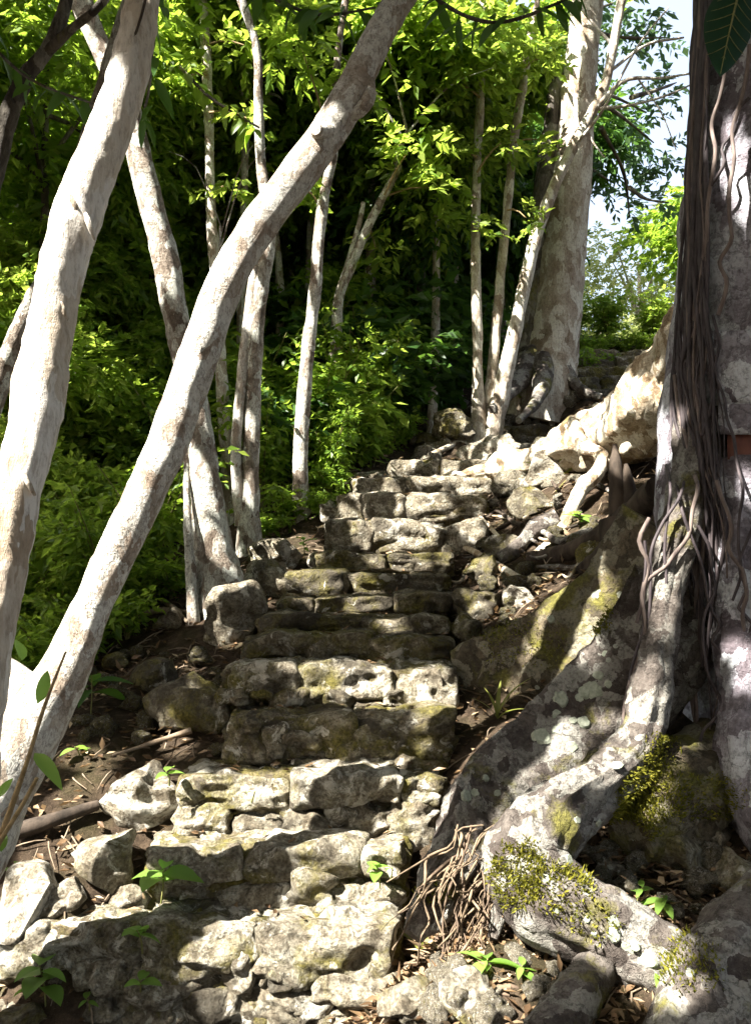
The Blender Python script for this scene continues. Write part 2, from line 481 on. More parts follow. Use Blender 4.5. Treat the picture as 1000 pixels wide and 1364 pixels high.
M_LITTER = leafmat('dead leaf', [(0, (.06, .035, .02)), (0.5, (.17, .11, .06)), (0.85, (.32, .23, .14)), (1, (.45, .36, .24))], 0.15, (.3, .18, .07), 0.2)
M_BLADE = leafmat('blade leaf', [(0, (.10, .15, .03)), (1, (.28, .28, .07))], 0.4, (.4, .45, .08))


def soilmat(name, c):
    t = NT(name); v = t.coord(rnd=False)
    a = t.noise(v, 3, 6, 0.6).outputs['Fac']; b = t.noise(v, 22, 8, 0.7).outputs['Fac']; f = t.noise(v, 90, 5, 0.7).outputs['Fac']
    col = t.ramp(b, [(0.3, tuple(np.array(c) * 0.45)), (0.5, c), (0.68, tuple(np.array(c) * 1.9))])
    col = t.mix(t.ramp(f, [(0.6, 0.0), (0.72, 0.6)]), col, (.24, .18, .12))
    col = t.mix(t.ramp(a, [(0.5, 0.0), (0.68, 0.5)]), col, (.05, .05, .018))
    return t.finish(col, 0.95, [(a, 0.6, 0.06), (b, 1.0, 0.06), (f, 1.0, 0.025)], 0.1)


M_SOIL = soilmat('forest soil', (.07, .05, .034))
M_FILL = soilmat('earth between stones', (.10, .078, .05))

# ------------------------------------------------------------------ the ground
# each step of the stairs: lip row in the photograph, left and right end there, distance, splits of its upper row of stones
STEPS = [
    (1234, -60, 540, 3.15, [-60, 60, 182, 342, 540]), (1132, 192, 540, 3.36, [192, 318, 484, 540]),
    (1033, 236, 588, 3.58, [236, 392, 528, 588]), (952, 300, 602, 3.82, [300, 472, 602]),
    (888, 298, 604, 4.08, [298, 398, 528, 604]), (850, 322, 600, 4.38, [322, 492, 600]),
    (823, 345, 600, 4.68, [345, 492, 600]), (796, 368, 602, 5.0, [368, 418, 528, 602]),
    (763, 384, 600, 5.34, [384, 460, 600]), (737, 422, 606, 5.64, [422, 520, 606]),
    (694, 434, 648, 6.02, [434, 500, 592, 648]), (658, 450, 648, 6.45, [450, 540, 648]),
    (636, 470, 655, 6.9, [470, 545, 655]), (612, 520, 690, 7.5, [520, 582, 690]),
    (590, 565, 712, 8.25, [565, 640, 712]), (566, 610, 740, 8.8, [610, 680, 740]),
    (540, 655, 790, 9.4, [655, 720, 790]), (518, 700, 835, 10.0, [700, 770, 835]),
    (502, 745, 850, 10.5, [745, 800, 850]), (489, 750, 862, 11.0, [750, 812, 862]),
    (477, 752, 876, 11.5, [752, 820, 876]), (467, 756, 900, 12.0, [756, 830, 900]),
]
ctrl = []
for (py, a, b, Y, _) in STEPS:
    for q in (a + 10, (a + b) / 2, b - 10):
        p = P(q, py, Y); p[1] += .16; p[2] -= 0.16; ctrl.append(p)
for (px, py, Y) in [
    (60, 1200, 3.2), (150, 1120, 3.6), (60, 1080, 3.6), (100, 1000, 4.0), (200, 960, 4.3), (40, 960, 4.2), (170, 880, 4.9), (240, 840, 5.1),
    (290, 790, 5.4), (350, 760, 5.7), (400, 705, 6.6), (60, 880, 5.2), (180, 800, 6.0), (60, 760, 7.5), (250, 700, 7.6), (400, 640, 8.0),
    (480, 600, 8.2), (540, 565, 8.8), (620, 545, 8.4), (560, 520, 10.5), (700, 520, 9.2), (640, 430, 13.0), (560, 440, 13.5), (400, 560, 11), (200, 620, 11), (30, 660, 11),
    (-60, 1420, 3.1), (20, 1410, 3.1), (150, 1410, 3.1), (300, 1410, 3.1), (440, 1400, 3.1), (-200, 1420, 3.1), (0, 1450, 2.8), (200, 1450, 2.8), (400, 1440, 2.8), (620, 1280, 2.75), (540, 1340, 2.65), (700, 1340, 2.6), (900, 1340, 2.55), (800, 1290, 2.8), (850, 1190, 3.0), (960, 1200, 3.0), (940, 1040, 3.45), (1060, 1040, 3.5),
    (640, 1000, 3.7), (660, 930, 4.1), (640, 850, 4.6), (720, 830, 4.5), (660, 760, 5.2), (740, 770, 5.0), (830, 760, 4.6), (700, 690, 5.9), (800, 690, 5.3), (780, 640, 6.0),
    (700, 620, 7.0), (850, 600, 6.0), (900, 560, 6.0), (760, 560, 7.6), (860, 500, 8.5), (1000, 560, 6.5), (1000, 500, 9), (740, 505, 9.3), (830, 462, 12.3), (900, 462, 12.3),
]: ctrl.append(P(px, py, Y))
ctrl += [np.array(c, float) for c in [
    (0, 2.3, .02), (-1, 2.4, .05), (1, 2.2, .1), (0, 0, 0), (-2, 0, .1), (2, 0, .1), (0, -4, -.8), (-3, 3, .5), (-5, 0, .4), (5, 0, .4), (3, 2.5, .5), (-8, -6, -.6), (8, -6, -.6),
    (-5, 5, 1.0), (-8, 8, 1.6), (-6, 12, 2.9), (-14, 15, 3.5), (-3, 16, 5.2), (1, 16, 6.0), (5, 5, 1.8), (6, 9, 3.6), (7, 13, 5.0), (12, 8, 3.4),
    (5, 16, 5.4), (8, 20, 5.0), (3, 20, 6.6), (-5, 22, 6.4), (-12, 26, 6.2), (10, 30, 5.0), (0, 32, 8.5), (22, 25, 4.5), (-25, 30, 6), (-30, 0, 0), (30, 0, 1.5), (0, -30, -3),
    (40, 60, 5), (-40, 60, 9), (0, 70, 10), (200, 300, 8), (-200, 300, 12), (0, 500, 12), (-300, -200, 0), (300, -200, 0)]]
ctrl = np.array(ctrl)


def _fit(c):
    d = np.linalg.norm(c[:, None, :2] - c[None, :, :2], axis=2)
    A = d + np.eye(len(c)) * 0.0
    n = len(c)
    B = np.zeros((n + 1, n + 1)); B[:n, :n] = -A - np.eye(n) * 0.02; B[:n, n] = 1; B[n, :n] = 1
    return np.linalg.solve(B, np.concatenate([c[:, 2], [0]]))


_w = _fit(ctrl)


def gz(x, y):
    x = np.atleast_1d(np.asarray(x, float)); y = np.atleast_1d(np.asarray(y, float))
    out = np.empty(len(x))
    for i in range(0, len(x), 20000):
        d = np.sqrt((x[i:i + 20000, None] - ctrl[None, :, 0]) ** 2 + (y[i:i + 20000, None] - ctrl[None, :, 1]) ** 2 + 0.01)
        out[i:i + 20000] = -d @ _w[:-1] + _w[-1]
    return out


def GP(px, py, lo=1.5, hi=40):
    """the point of the ground seen at a pixel"""
    Y = np.linspace(lo, hi, 1500)
    a, b = (px - CX) / F, (CY - py) / F
    ry, rz = cp - b * sp_, sp_ + b * cp
    z = CAMZ + rz * Y / ry; x = a * Y / ry
    g = gz(x, Y)
    k = np.argmax(z < g) if np.any(z < g) else len(Y) - 1
    return np.array([x[k], Y[k], g[k]])


def axis(lo, hi, fine, a, b):
    core = np.arange(lo, hi, fine)
    up, dn, s = [hi], [lo], fine
    while up[-1] < b: s *= 1.25; up.append(up[-1] + s)
    s = fine
    while dn[-1] > a: s *= 1.25; dn.append(dn[-1] - s)
    return np.concatenate([dn[:0:-1], core, up])


gx = axis(-3.2, 3.6, 0.04, -400, 400); gy = axis(2.0, 11.0, 0.045, -300, 700)
XX, YY = np.meshgrid(gx, gy, indexing='ij')
ZZ = gz(XX.ravel(), YY.ravel())
q3 = np.column_stack([XX.ravel(), YY.ravel(), np.zeros(XX.size)])
ZZ = ZZ + 0.035 * fbm(q3 * 2.2, 4, 3) + 0.012 * fbm(q3 * 11, 3, 8)
GV = np.column_stack([XX.ravel(), YY.ravel(), ZZ])
ni, nj = len(gx), len(gy)
ii, jj = np.meshgrid(np.arange(ni - 1), np.arange(nj - 1), indexing='ij'); q = (ii * nj + jj).ravel()
ground = part('ground', [(GV, np.stack([q, q + nj, q + nj + 1, q + 1], 1))], M_SOIL)
tag(ground, kind='structure')

# ------------------------------------------------------------------ the stone stairs
stairs = thing('stone_staircase', 'steep ancient staircase of rough limestone blocks climbing the hill', 'staircase', P(270, 1234, 3.1) * [1, 1, 0])
FILL = {0: [(120, 1352, 110, 60), (222, 1350, 80, 54), (40, 1350, 90, 60), (70, 1290, 60, 60), (150, 1292, 70, 36), (240, 1295, 110, 50), (322, 1285, 40, 60), (363, 1288, 34, 36), (405, 1300, 80, 34), (475, 1310, 110, 40), (180, 1340, 130, 50), (375, 1338, 130, 46), (300, 1345, 80, 50), (470, 1345, 90, 40)],
        1: [(250, 1195, 90, 56), (340, 1202, 90, 50), (415, 1192, 60, 60), (455, 1205, 46, 44), (500, 1200, 70, 46)],
        2: [(275, 1100, 70, 50), (358, 1105, 72, 46), (412, 1100, 52, 44), (455, 1088, 40, 30), (495, 1095, 60, 50), (550, 1095, 60, 60)],
        3: [(335, 965, 30, 22), (370, 985, 26, 40), (430, 1020, 80, 26), (490, 1000, 60, 26), (550, 1022, 70, 26), (400, 985, 40, 20)],
        4: [(315, 928, 42, 20), (352, 922, 24, 20), (395, 930, 44, 20), (452, 928, 38, 26), (490, 942, 40, 22), (525, 930, 32, 26)]}
rs = np.random.default_rng(11)
zt = [P(0, s[0], s[3])[2] for s in STEPS]
for k, (py, xa, xb, Y, sp) in enumerate(STEPS):
    z1 = zt[k]; z0 = zt[k - 1] if k else z1 - 0.36
    wa, wb = P(xa, py, Y)[0], P(xb, py, Y)[0]
    ris = z1 - z0
    near = k < 6
    # earth and rubble core of the step
    cw, cd, ch = (wb - wa) / 2, 0.32, (ris + 0.16) / 2
    v, f = rock((cw * 1.01, cd, ch), 100 + k, 44 if k < 5 else 24, 16, 0.034, 7, 0)
    c0 = np.array([(wa + wb) / 2, Y + 0.04 + cd, z1 - 0.022 - ch])
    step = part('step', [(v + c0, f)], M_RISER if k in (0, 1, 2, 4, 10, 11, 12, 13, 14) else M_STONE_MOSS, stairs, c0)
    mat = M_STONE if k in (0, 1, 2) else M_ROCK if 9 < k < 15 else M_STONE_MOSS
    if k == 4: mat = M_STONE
    for i in range(len(sp) - 1):
        a, b = P(sp[i], py, Y)[0], P(sp[i + 1], py, Y)[0]
        w = (b - a) / 2 * 1.01
        hgt = min(0.2, max(0.1, ris * (0.6 if near else 0.95))) * rs.uniform(0.92, 1.12)
        if k >= 3: hgt = min(max(ris * 1.02, 0.1), 0.22) * rs.uniform(0.95, 1.06)
        dp = rs.uniform(0.17, 0.21)
        v, f = rock((w, dp, hgt / 2), 300 + k * 17 + i, (30 if k < 4 else 20) if near else 12, 10, 0.03, 5.5, 7, rs.uniform(-.04, .04), (rs.uniform(-.05, .04), rs.uniform(-.035, .035)), cut=.86)
        c = np.array([(a + b) / 2, Y + dp + rs.uniform(-.03, .012), z1 - hgt / 2 + rs.uniform(-.012, .012)])
        part('stone_block', [(v + c, f)], mat, step, c)
    for j, (fx, fy, fw, fh) in enumerate(FILL.get(k, [])):
        s = Y / F
        c = P(fx, fy, Y + 0.05)
        v, f = rock((fw * s / 2 * 1.12, rs.uniform(.06, .10), fh * s / 2 * 1.15), 900 + k * 31 + j, 16, 4.2, 0.026, 8, 9, rs.uniform(-.2, .2), (rs.uniform(-.2, .2), rs.uniform(-.15, .15)))
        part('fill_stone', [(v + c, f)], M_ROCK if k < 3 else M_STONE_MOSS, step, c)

# ------------------------------------------------------------------ loose boulders
BOULD = [
    (178, 1128, 118, 105, 'W', 0.9, 'big pitted white limestone boulder beside the third step from the bottom'),
    (140, 1192, 112, 76, 'R', 0.8, 'angular brown-grey boulder wedged below the big pitted white boulder'),
    (158, 1226, 66, 44, 'R', 0.8, 'small crumbly grey stone under the angular boulder, touching the second step'),
    (22, 1300, 90, 120, 'W', 0.9, 'bleached white boulder at the left end of the lowest step'),
    (75, 1222, 90, 38, 'W', 0.8, 'flat white rubble stone on the bank above the bleached boulder'),
    (302, 872, 84, 92, 'R', 0.8, 'large grey block leaning beside the forked pale trunk base, edge of the middle steps'),
    (348, 796, 72, 52, 'R', 0.8, 'squat grey boulder just uphill from the large grey block'),
    (372, 760, 86, 46, 'R', 0.9, 'pale lumpy boulder with moss on top, left end of the stairs halfway up'),
    (420, 764, 34, 26, 'R', 0.8, 'small rounded stone against the pale lumpy boulder'),
    (226, 850, 46, 38, 'R', 0.8, 'small grey stone half buried in the shady bank by a thin stem'),
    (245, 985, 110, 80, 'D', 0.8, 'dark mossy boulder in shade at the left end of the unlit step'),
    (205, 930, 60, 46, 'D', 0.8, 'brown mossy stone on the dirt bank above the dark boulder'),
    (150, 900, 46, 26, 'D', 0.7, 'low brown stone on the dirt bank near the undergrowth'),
    (490, 660, 76, 34, 'R', 0.6, 'flat grey slab with a sunlit top at the left end of an upper step'),
    (440, 704, 46, 42, 'W', 0.8, 'white topped stone left of the upper steps beside the slim mottled trunk'),
    (455, 650, 40, 22, 'R', 0.8, 'low stone under the leafy shrub next to the flat grey slab'),
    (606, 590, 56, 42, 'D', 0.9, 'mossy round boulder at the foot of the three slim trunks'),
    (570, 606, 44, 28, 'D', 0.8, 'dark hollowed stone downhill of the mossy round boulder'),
    (630, 572, 40, 36, 'R', 0.8, 'knobbly stone touching the leftmost of the three slim trunks'),
    (662, 640, 88, 62, 'W', 0.9, 'sunlit rounded boulder under the end of the big pale root'),
    (722, 660, 70, 66, 'W', 0.9, 'bright broken boulder with tufts of grass below the pale root'),
    (712, 692, 62, 46, 'D', 0.9, 'dark green mossy boulder on the slope above the rubble'),
    (692, 815, 44, 42, 'W', 0.9, 'white pitted stone alone among the dark rubble'),
    (640, 830, 76, 48, 'D', 0.9, 'mossy brown block on the upper edge of the mossy buttress root'),
    (625, 860, 60, 44, 'D', 0.9, 'rounded stone bridging the buttress root and the steps'),
    (646, 780, 56, 40, 'D', 0.9, 'mossy stone at the right end of a shaded step'),
    (676, 748, 60, 34, 'R', 0.8, 'grey flat stone under the crossing grey roots'),
    (640, 728, 40, 34, 'R', 0.8, 'sunlit pale stone at the right end of the dappled landing'),
    (795, 755, 60, 40, 'D', 0.8, 'grey rock in the shade below the broken stump'),
    (905, 1178, 92, 76, 'D', 0.9, 'black-stained boulder behind the thick bent root'),
    (962, 1152, 68, 58, 'R', 0.9, 'round grey cobble on the shaded bank, upper of two by the picture edge'),
    (988, 1206, 64, 70, 'R', 0.9, 'grey cobble under the round one on the shaded bank'),
    (812, 1178, 52, 26, 'W', 0.8, 'small pale green mossy stone in the elbow of the bent root'),
    (655, 1256, 26, 20, 'W', 0.9, 'tiny white pebble on the root tangle'),
    (30, 1395, 80, 50, 'D', 0.8, 'shaded dark stone at the foot of the bleached boulder'),
    (612, 1380, 86, 60, 'R', 0.8, 'grey lichen-covered stone in the litter at the bottom of the path'),
    (545, 1370, 80, 56, 'R', 0.8, 'pitted grey stone next to the lowest step end'),
    (660, 1345, 30, 16, 'W', 0.8, 'thin white stone flake lying on the dead leaves'),
    (1005, 1060, 150, 90, 'D', 0.9, 'lichen-spotted grey-green rock against the foot of the giant tree'),
]
rb = np.random.default_rng(5)
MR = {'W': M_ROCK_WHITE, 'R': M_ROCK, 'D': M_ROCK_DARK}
for i, (px, py, w, h, m, dpt, lab) in enumerate(BOULD):
    g = GP(px, py - 4)
    s = g[1] / F
    hx, hz = w * s / 2, h * s / 2 * 1.08
    hy = max(hx, hz) * dpt
    c = g + np.array([0, hy * 0.55, hz * 0.72])
    v, f = rock((hx, hy, hz), 40 + i, (30 if w > 80 else 22) if w > 55 else 14, 2.6, 0.26 * min(hx, hz), 0.5 / min(hx, hz), 16, rb.uniform(-.25, .25), (rb.uniform(-.12, .12), rb.uniform(-.12, .12)), cut=.5)
    o = part('boulder' if w > 50 else 'stone', [(v + c, f)], MR[m], None, c)
    tag(o, lab, 'rock', 'limestone rocks beside the stairs')
# rubble: fist-sized stones in three patches
RUB = [('rubble_stone', 'fist-sized dark stone in the rubble slope between the stairs and the giant tree', 'rubble stones on the slope', 44, (610, 690, 800, 850)),
       ('rubble_stone', 'sunlit pale stone scattered on the upper slope round the big pale root', 'stones on the upper slope', 40, (560, 570, 760, 690)),
       ('rubble_stone', 'small stone half sunk in the dark dirt bank beside the lower steps', 'stones in the dirt bank', 26, (110, 860, 300, 1010)),
       ('rubble_stone', 'small stone lying on the shaded bank under the giant tree', 'stones under the giant tree', 18, (780, 1140, 1000, 1230)),
       ('rubble_stone', 'pale stone bit among dead leaves at the bottom of the path', 'stones at the bottom of the path', 16, (540, 1280, 760, 1364))]
RUB += [('bank_stone', 'sunlit angular stone in the bank below and beside the big pale root', 'stones of the sunlit bank', 46, (545, 575, 770, 665)), ('bank_stone', 'worn stone of the ruined upper flight near the big grey trunk', 'stones of the upper flight', 34, (600, 500, 850, 575))]
rm = [mesh_data('rubble', [rock((1, .8, .7), 700 + i, 9, 2.7, .2, .9, 12, cut=.5)], None) for i in range(5)]
for j, (nm, lab, grp, cnt, (x0, y0, x1, y1)) in enumerate(RUB):
    ms = []
    for b in rm:
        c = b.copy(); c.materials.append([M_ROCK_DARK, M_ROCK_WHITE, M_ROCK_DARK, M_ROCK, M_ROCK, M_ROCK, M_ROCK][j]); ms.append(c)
    for i in range(cnt):
        g = GP(rb.uniform(x0, x1), rb.uniform(y0, y1))
        r = rb.uniform(.025, .075) * [1, 1.2, 1, 1, 1, 2.0, 2.2][j]
        o = inst(nm, ms[i % 5], None, g + [0, 0, r * .3], (rb.uniform(-.4, .4), rb.uniform(-.4, .4), rb.uniform(0, 6)), r)
        tag(o, lab, 'rock', grp)

# ------------------------------------------------------------------ trees: trunks drawn from the photograph, at their own distances


def path(pl, Y=None):
    """[(px, py, width px, distance)] -> points, radii"""
    pts = np.array([P(a[0], a[1], a[3] if Y is None else Y) for a in pl])
    rad = np.array([a[2] / 2 * (a[3] if Y is None else Y) / F for a in pl])
    return pts, rad


def ext_down(pts, rad, n=1):
    """carry a trunk below ground"""
    d = pts[-1] - pts[-2]; d /= np.linalg.norm(d)
    return np.vstack([pts, pts[-1] + d * 0.5]), np.append(rad, rad[-1] * 1.1)


OWN = []      # (thing, top point) of trees that carry the added shade leaves overhead
SEGS = []     # trunk pieces kept sunlit by clearing added leaves from their sun rays


def trunk_tree(name, lab, pl, mat, Y=None, seg=20, amp=.006, fine=.002, ds=.04, grp=None, seed=1, top=1.6, own=True, lit=None, forks=1):
    pts, rad = path(pl, Y)
    tp = pts[0]
    d = unit(pts[0] - pts[1]); rd = np.random.default_rng(seed)
    P0 = pts[0] + d * top * .5 + rd.normal(size=3) * .08; P1 = P0 + d * top * .5 + np.array([0, 0, top * .35]) + rd.normal(size=3) * .12
    pts = np.vstack([P1, P0, pts]); rad = np.concatenate([[rad[0] * .6, rad[0] * .85], rad])
    pts, rad = ext_down(pts, rad)
    base = pts[-2].copy()
    t = thing(name, lab, 'tree', base, grp)
    part('trunk', tube(pts, rad, seg, ds, amp, 7, seed, fine=fine, flute=.07), mat, t)
    # limbs above
    for i in range(2 + forks):
        a = rd.uniform(0, 6.28); l = rd.uniform(.9, 1.5) * max(.6, min(1.3, top / 1.6))
        s0 = pts[0] * (1 - .15 * i) + pts[1] * .15 * i
        e = s0 + np.array([math.cos(a) * l, math.sin(a) * l * .8, l * rd.uniform(.5, 1.0)])
        part('branch', tube([s0, (s0 + e) / 2 + [0, 0, .15], e], [rad[0] * .6, rad[0] * .42, rad[0] * .15], 7, .12, .004, 6, i), mat, t)
    if own: OWN.append((t, P1))
    if lit is not None:
        for (i, j) in lit: SEGS.append((pts[2 + i], pts[2 + j]))
    return t, pts, rad


A, Apts, Arad = trunk_tree('cream_barked_tree', 'cream-barked leaning trunk with flaking bark, nearest the left edge', [(203, -40, 42, 2.45), (193, 0, 42, 2.44), (182, 50, 52, 2.42), (155, 150, 55, 2.40), (127, 225, 63, 2.38), (97, 300, 65, 2.35), (80, 375, 60, 2.32),
                   (65, 450, 62, 2.30), (49, 550, 66, 2.26), (24, 650, 66, 2.22), (4, 750, 66, 2.20), (-16, 850, 70, 2.18), (-36, 950, 80, 2.16), (-60, 1060, 100, 2.14), (-72, 1160, 110, 2.12), (-92, 1300, 130, 2.12), (-100, 1420, 150, 2.12)], M_PALE2, seg=28, amp=.008, fine=.003, ds=.03, lit=[(4, 8), (8, 13)], seed=3)
B, Bpts, Brad = trunk_tree('lichen_patched_tree', 'pale lichen-patched trunk leaning right across the view from the lower left', [(545, -40, 42, 3.35), (530, 0, 42, 3.32), (503, 50, 42, 3.3), (472, 115, 46, 3.27), (440, 172, 48, 3.24), (390, 240, 50, 3.2), (345, 300, 50, 3.17), (313, 352, 50, 3.14),
                   (290, 402, 52, 3.12), (272, 452, 52, 3.1), (256, 500, 54, 3.08), (237, 550, 52, 3.06), (220, 600, 52, 3.04), (197, 650, 50, 3.02), (174, 700, 50, 3.0), (150, 750, 50, 2.98), (126, 800, 52, 2.96), (104, 850, 56, 2.94),
                   (80, 905, 66, 2.92), (48, 955, 84, 2.9), (18, 1010, 92, 2.88), (-14, 1070, 96, 2.86), (-40, 1120, 110, 2.85)], M_PALE, seg=28, amp=.004, fine=.0015, ds=.03, lit=[(7, 11), (11, 15), (15, 20), (4, 6)], seed=4)
pp, rr = path([(60, 960, 60, 2.9), (30, 925, 62, 2.92), (0, 900, 54, 2.94), (-40, 880, 40, 2.96), (-70, 868, 26, 2.98)])
part('stem', tube(pp, rr, 18, .03, .006, 7, 8), M_PALE, B)
pp, rr = path([(492, 95, 8, 3.27), (492, 125, 18, 3.24), (480, 148, 18, 3.22), (455, 165, 8, 3.24)])
part('burl', tube(pp, rr, 14, .02, .006, 12, 8), M_PALE, B)
pp, rr = path([(440, 178, 34, 3.22), (426, 176, 22, 3.16), (420, 172, 16, 3.13)])
part('knot', tube(pp, rr, 12, .01, .005, 14, 5), M_PALE, B)
# dark seam running down the upper part of the cream trunk
pp, rr = path([(201, -30, 4, 2.382), (186, 30, 4, 2.377), (163, 90, 4, 2.362), (146, 150, 4, 2.347), (128, 195, 5, 2.327), (102, 225, 5, 2.332), (88, 248, 6, 2.322)])
part('bark_seam', tube(pp, rr, 6, .03, .001, 9, 2), M_DEADDARK, A)
for k, (px, py, ww) in enumerate([(98, 270, 20), (120, 300, 14), (62, 470, 16), (36, 640, 22), (84, 410, 14)]):
    i = np.argmin(np.abs(pix(Apts)[1] - py)); Y0 = Apts[i][1] - Arad[i] * .9
    pp, rr = path([(px - ww / 2, py - 18, 5, Y0 + .02), (px, py, 9, Y0), (px + ww / 2, py + 20, 4, Y0 + .02)])
    part('bark_flake', tube(pp, rr, 6, .02, .003, 20, k), M_PALE2, A)

C_, Cpts, Crad = trunk_tree('blotched_tree', 'upright pale trunk with blotched base growing at the left edge of the steps', [(95, -20, 30, 5.3), (122, 35, 31, 5.3), (150, 95, 32, 5.3), (174, 155, 33, 5.3), (190, 225, 34, 5.3), (209, 300, 34, 5.3), (221, 350, 35, 5.3), (230, 400, 35, 5.3), (241, 450, 36, 5.3), (254, 505, 35, 5.3),
                    (265, 560, 34, 5.3), (271, 610, 38, 5.3), (275, 660, 42, 5.3), (282, 710, 50, 5.3), (289, 755, 60, 5.3), (294, 795, 72, 5.3)], M_MOTTLE, seg=22, amp=.008, lit=[(2, 6)], seed=5)
trunk_tree('thin_stem_tree', 'thin grey stem close beside the blotched trunk, no wider than a wrist', [(262, 430, 6, 5.5), (256, 520, 8, 5.45), (249, 610, 9, 5.3), (250, 700, 11, 5.15), (254, 760, 13, 5.15), (258, 822, 17, 5.15)], M_MOTTLE, seg=10, top=.6, own=False, seed=6)
trunk_tree('white_pole_tree', 'straight white slender trunk seen between the two leaning trunks', [(269, -20, 12, 7.3), (274, 60, 13, 7.3), (278, 140, 13, 7.3), (280, 240, 13, 7.3), (284, 330, 14, 7.3), (291, 440, 15, 7.3), (298, 550, 17, 7.3), (305, 640, 20, 7.3), (308, 690, 22, 7.3)], M_PALE, seg=12, lit=[(0, 5)], seed=7)
D, _, _ = trunk_tree('twin_stem_tree', 'twin-stemmed pale tree right of the leaning lichen-patched trunk', [(341, 60, 12, 6.3), (344, 140, 13, 6.3), (347, 205, 14, 6.3), (352, 255, 17, 6.3), (358, 310, 20, 6.3), (350, 370, 22, 6.3), (339, 440, 24, 6.3), (337, 520, 24, 6.3), (334, 600, 24, 6.3), (332, 670, 28, 6.3), (332, 735, 36, 6.3)], M_MOTTLE, seg=14, top=1.4, lit=[(4, 6)], seed=8)
pp, rr = path([(356, 300, 8, 6.32), (342, 350, 12, 6.3), (330, 430, 14, 6.28), (321, 520, 14, 6.26), (314, 610, 14, 6.25), (322, 700, 18, 6.28)])
part('stem', tube(pp, rr, 10, .05, .004, 7, 3), M_PALE, D)
trunk_tree('slim_mottled_tree', 'slim mottled trunk standing alone left of the upper steps', [(446, 180, 12, 6.8), (442, 215, 13, 6.8), (430, 270, 15, 6.8), (424, 330, 16, 6.8), (419, 390, 17, 6.8), (411, 460, 18, 6.8), (404, 540, 19, 6.8), (400, 620, 20, 6.8), (403, 705, 26, 6.8)], M_MOTTLE, seg=14, lit=[(1, 7)], seed=9)
Ft, _, _ = trunk_tree('forked_grey_tree', 'thin forked grey tree in the thicket right of the slim mottled trunk', [(530, 225, 9, 8.2), (510, 262, 11, 8.2), (488, 305, 12, 8.2), (468, 355, 13, 8.2), (453, 390, 14, 8.2), (448, 440, 15, 8.2), (443, 520, 16, 8.2), (440, 600, 18, 8.2)], M_MOTTLE, seg=10, top=.3, seed=10)
pp, rr = path([(484, 270, 6, 8.25), (478, 300, 8, 8.22), (464, 350, 9, 8.2), (454, 385, 11, 8.2)])
part('branch', tube(pp, rr, 8, .06), M_MOTTLE, Ft)
trunk_tree('pale_distant_tree', 'faint pale trunk curving behind the straight white slender trunk', [(306, -20, 13, 11), (303, 80, 13, 11), (298, 160, 14, 11), (290, 240, 14, 11), (300, 330, 15, 11), (296, 460, 16, 11), (290, 560, 18, 11)], M_PALE, seg=10, seed=12, own=False)
trunk_tree('slanting_pale_tree', 'pale trunk slanting behind the leaning lichen-patched trunk', [(330, 150, 11, 10), (300, 200, 12, 10), (262, 250, 14, 10), (246, 310, 14, 10), (238, 380, 14, 10), (234, 520, 16, 10)], M_PALE, seg=10, seed=13, own=False)
for k, (lab, pl) in enumerate([
    ('leftmost of three slim pale trunks rising near the top of the stairs', [(642, 90, 11, 8.5), (639, 140, 12, 8.5), (635, 220, 12, 8.5), (633, 330, 13, 8.5), (635, 430, 14, 8.5), (636, 500, 15, 8.5), (637, 550, 20, 8.5)]),
    ('middle of three slim pale trunks near the top of the stairs, slightly slanted', [(704, 60, 10, 8.6), (697, 110, 11, 8.6), (684, 190, 12, 8.6), (675, 280, 12, 8.6), (667, 360, 13, 8.6), (660, 440, 14, 8.6), (655, 500, 15, 8.6), (650, 540, 20, 8.6)])]):
    trunk_tree('slim_pale_tree', lab, pl, M_TRUNKG, seg=12, grp='three slim pale trunks', seed=20 + k, lit=[(3, 6)])
I3, _, _ = trunk_tree('slim_pale_tree', 'rightmost of three slim pale trunks, bent over in front of the big grey trunk', [(830, -20, 12, 8.5), (818, 50, 13, 8.5), (806, 110, 14, 8.5), (785, 155, 14, 8.5), (758, 205, 15, 8.5), (732, 262, 16, 8.5), (712, 320, 17, 8.5), (698, 380, 18, 8.5), (686, 440, 19, 8.5), (672, 500, 22, 8.5), (668, 520, 24, 8.5)],
                       M_TRUNKG, seg=12, grp='three slim pale trunks', seed=22, lit=[(3, 9)])
for pl in [[(786, 152, 8, 8.5), (830, 108, 6, 8.4), (880, 104, 4, 8.3), (930, 96, 3, 8.2)], [(790, 145, 6, 8.5), (840, 140, 4, 8.4), (900, 122, 3, 8.3), (960, 90, 2, 8.3)],
           [(812, 95, 5, 8.5), (860, 60, 4, 8.6), (910, 50, 3, 8.7)], [(760, 200, 5, 8.5), (800, 150, 4, 8.3), (850, 60, 3, 8.2), (890, 10, 2, 8.1)], [(792, 145, 4, 8.5), (785, 180, 3, 8.5), (805, 210, 2, 8.5)],
           [(815, 60, 5, 8.5), (780, 20, 4, 8.5), (750, -20, 3, 8.5)], [(850, 106, 3, 8.4), (880, 150, 2, 8.4), (900, 200, 1.5, 8.4)]]:
    pp, rr = path(pl); part('branch', tube(pp, rr, 6, .08, .003, 5, 2), M_PALE, I3)
G, Gpts, Grad = trunk_tree('big_grey_tree', 'big smooth grey trunk beside the top of the stairs with a dark mossy side', [(790, -40, 40, 9.3), (783, 0, 42, 9.3), (776, 60, 44, 9.3), (768, 140, 48, 9.3), (763, 220, 52, 9.3), (754, 300, 58, 9.3), (747, 360, 62, 9.3), (741, 420, 66, 9.3), (733, 470, 72, 9.3), (726, 505, 84, 9.3)],
                           M_TRUNKG, seg=26, amp=.01, lit=[(2, 6), (6, 9)], seed=30, top=2.2)
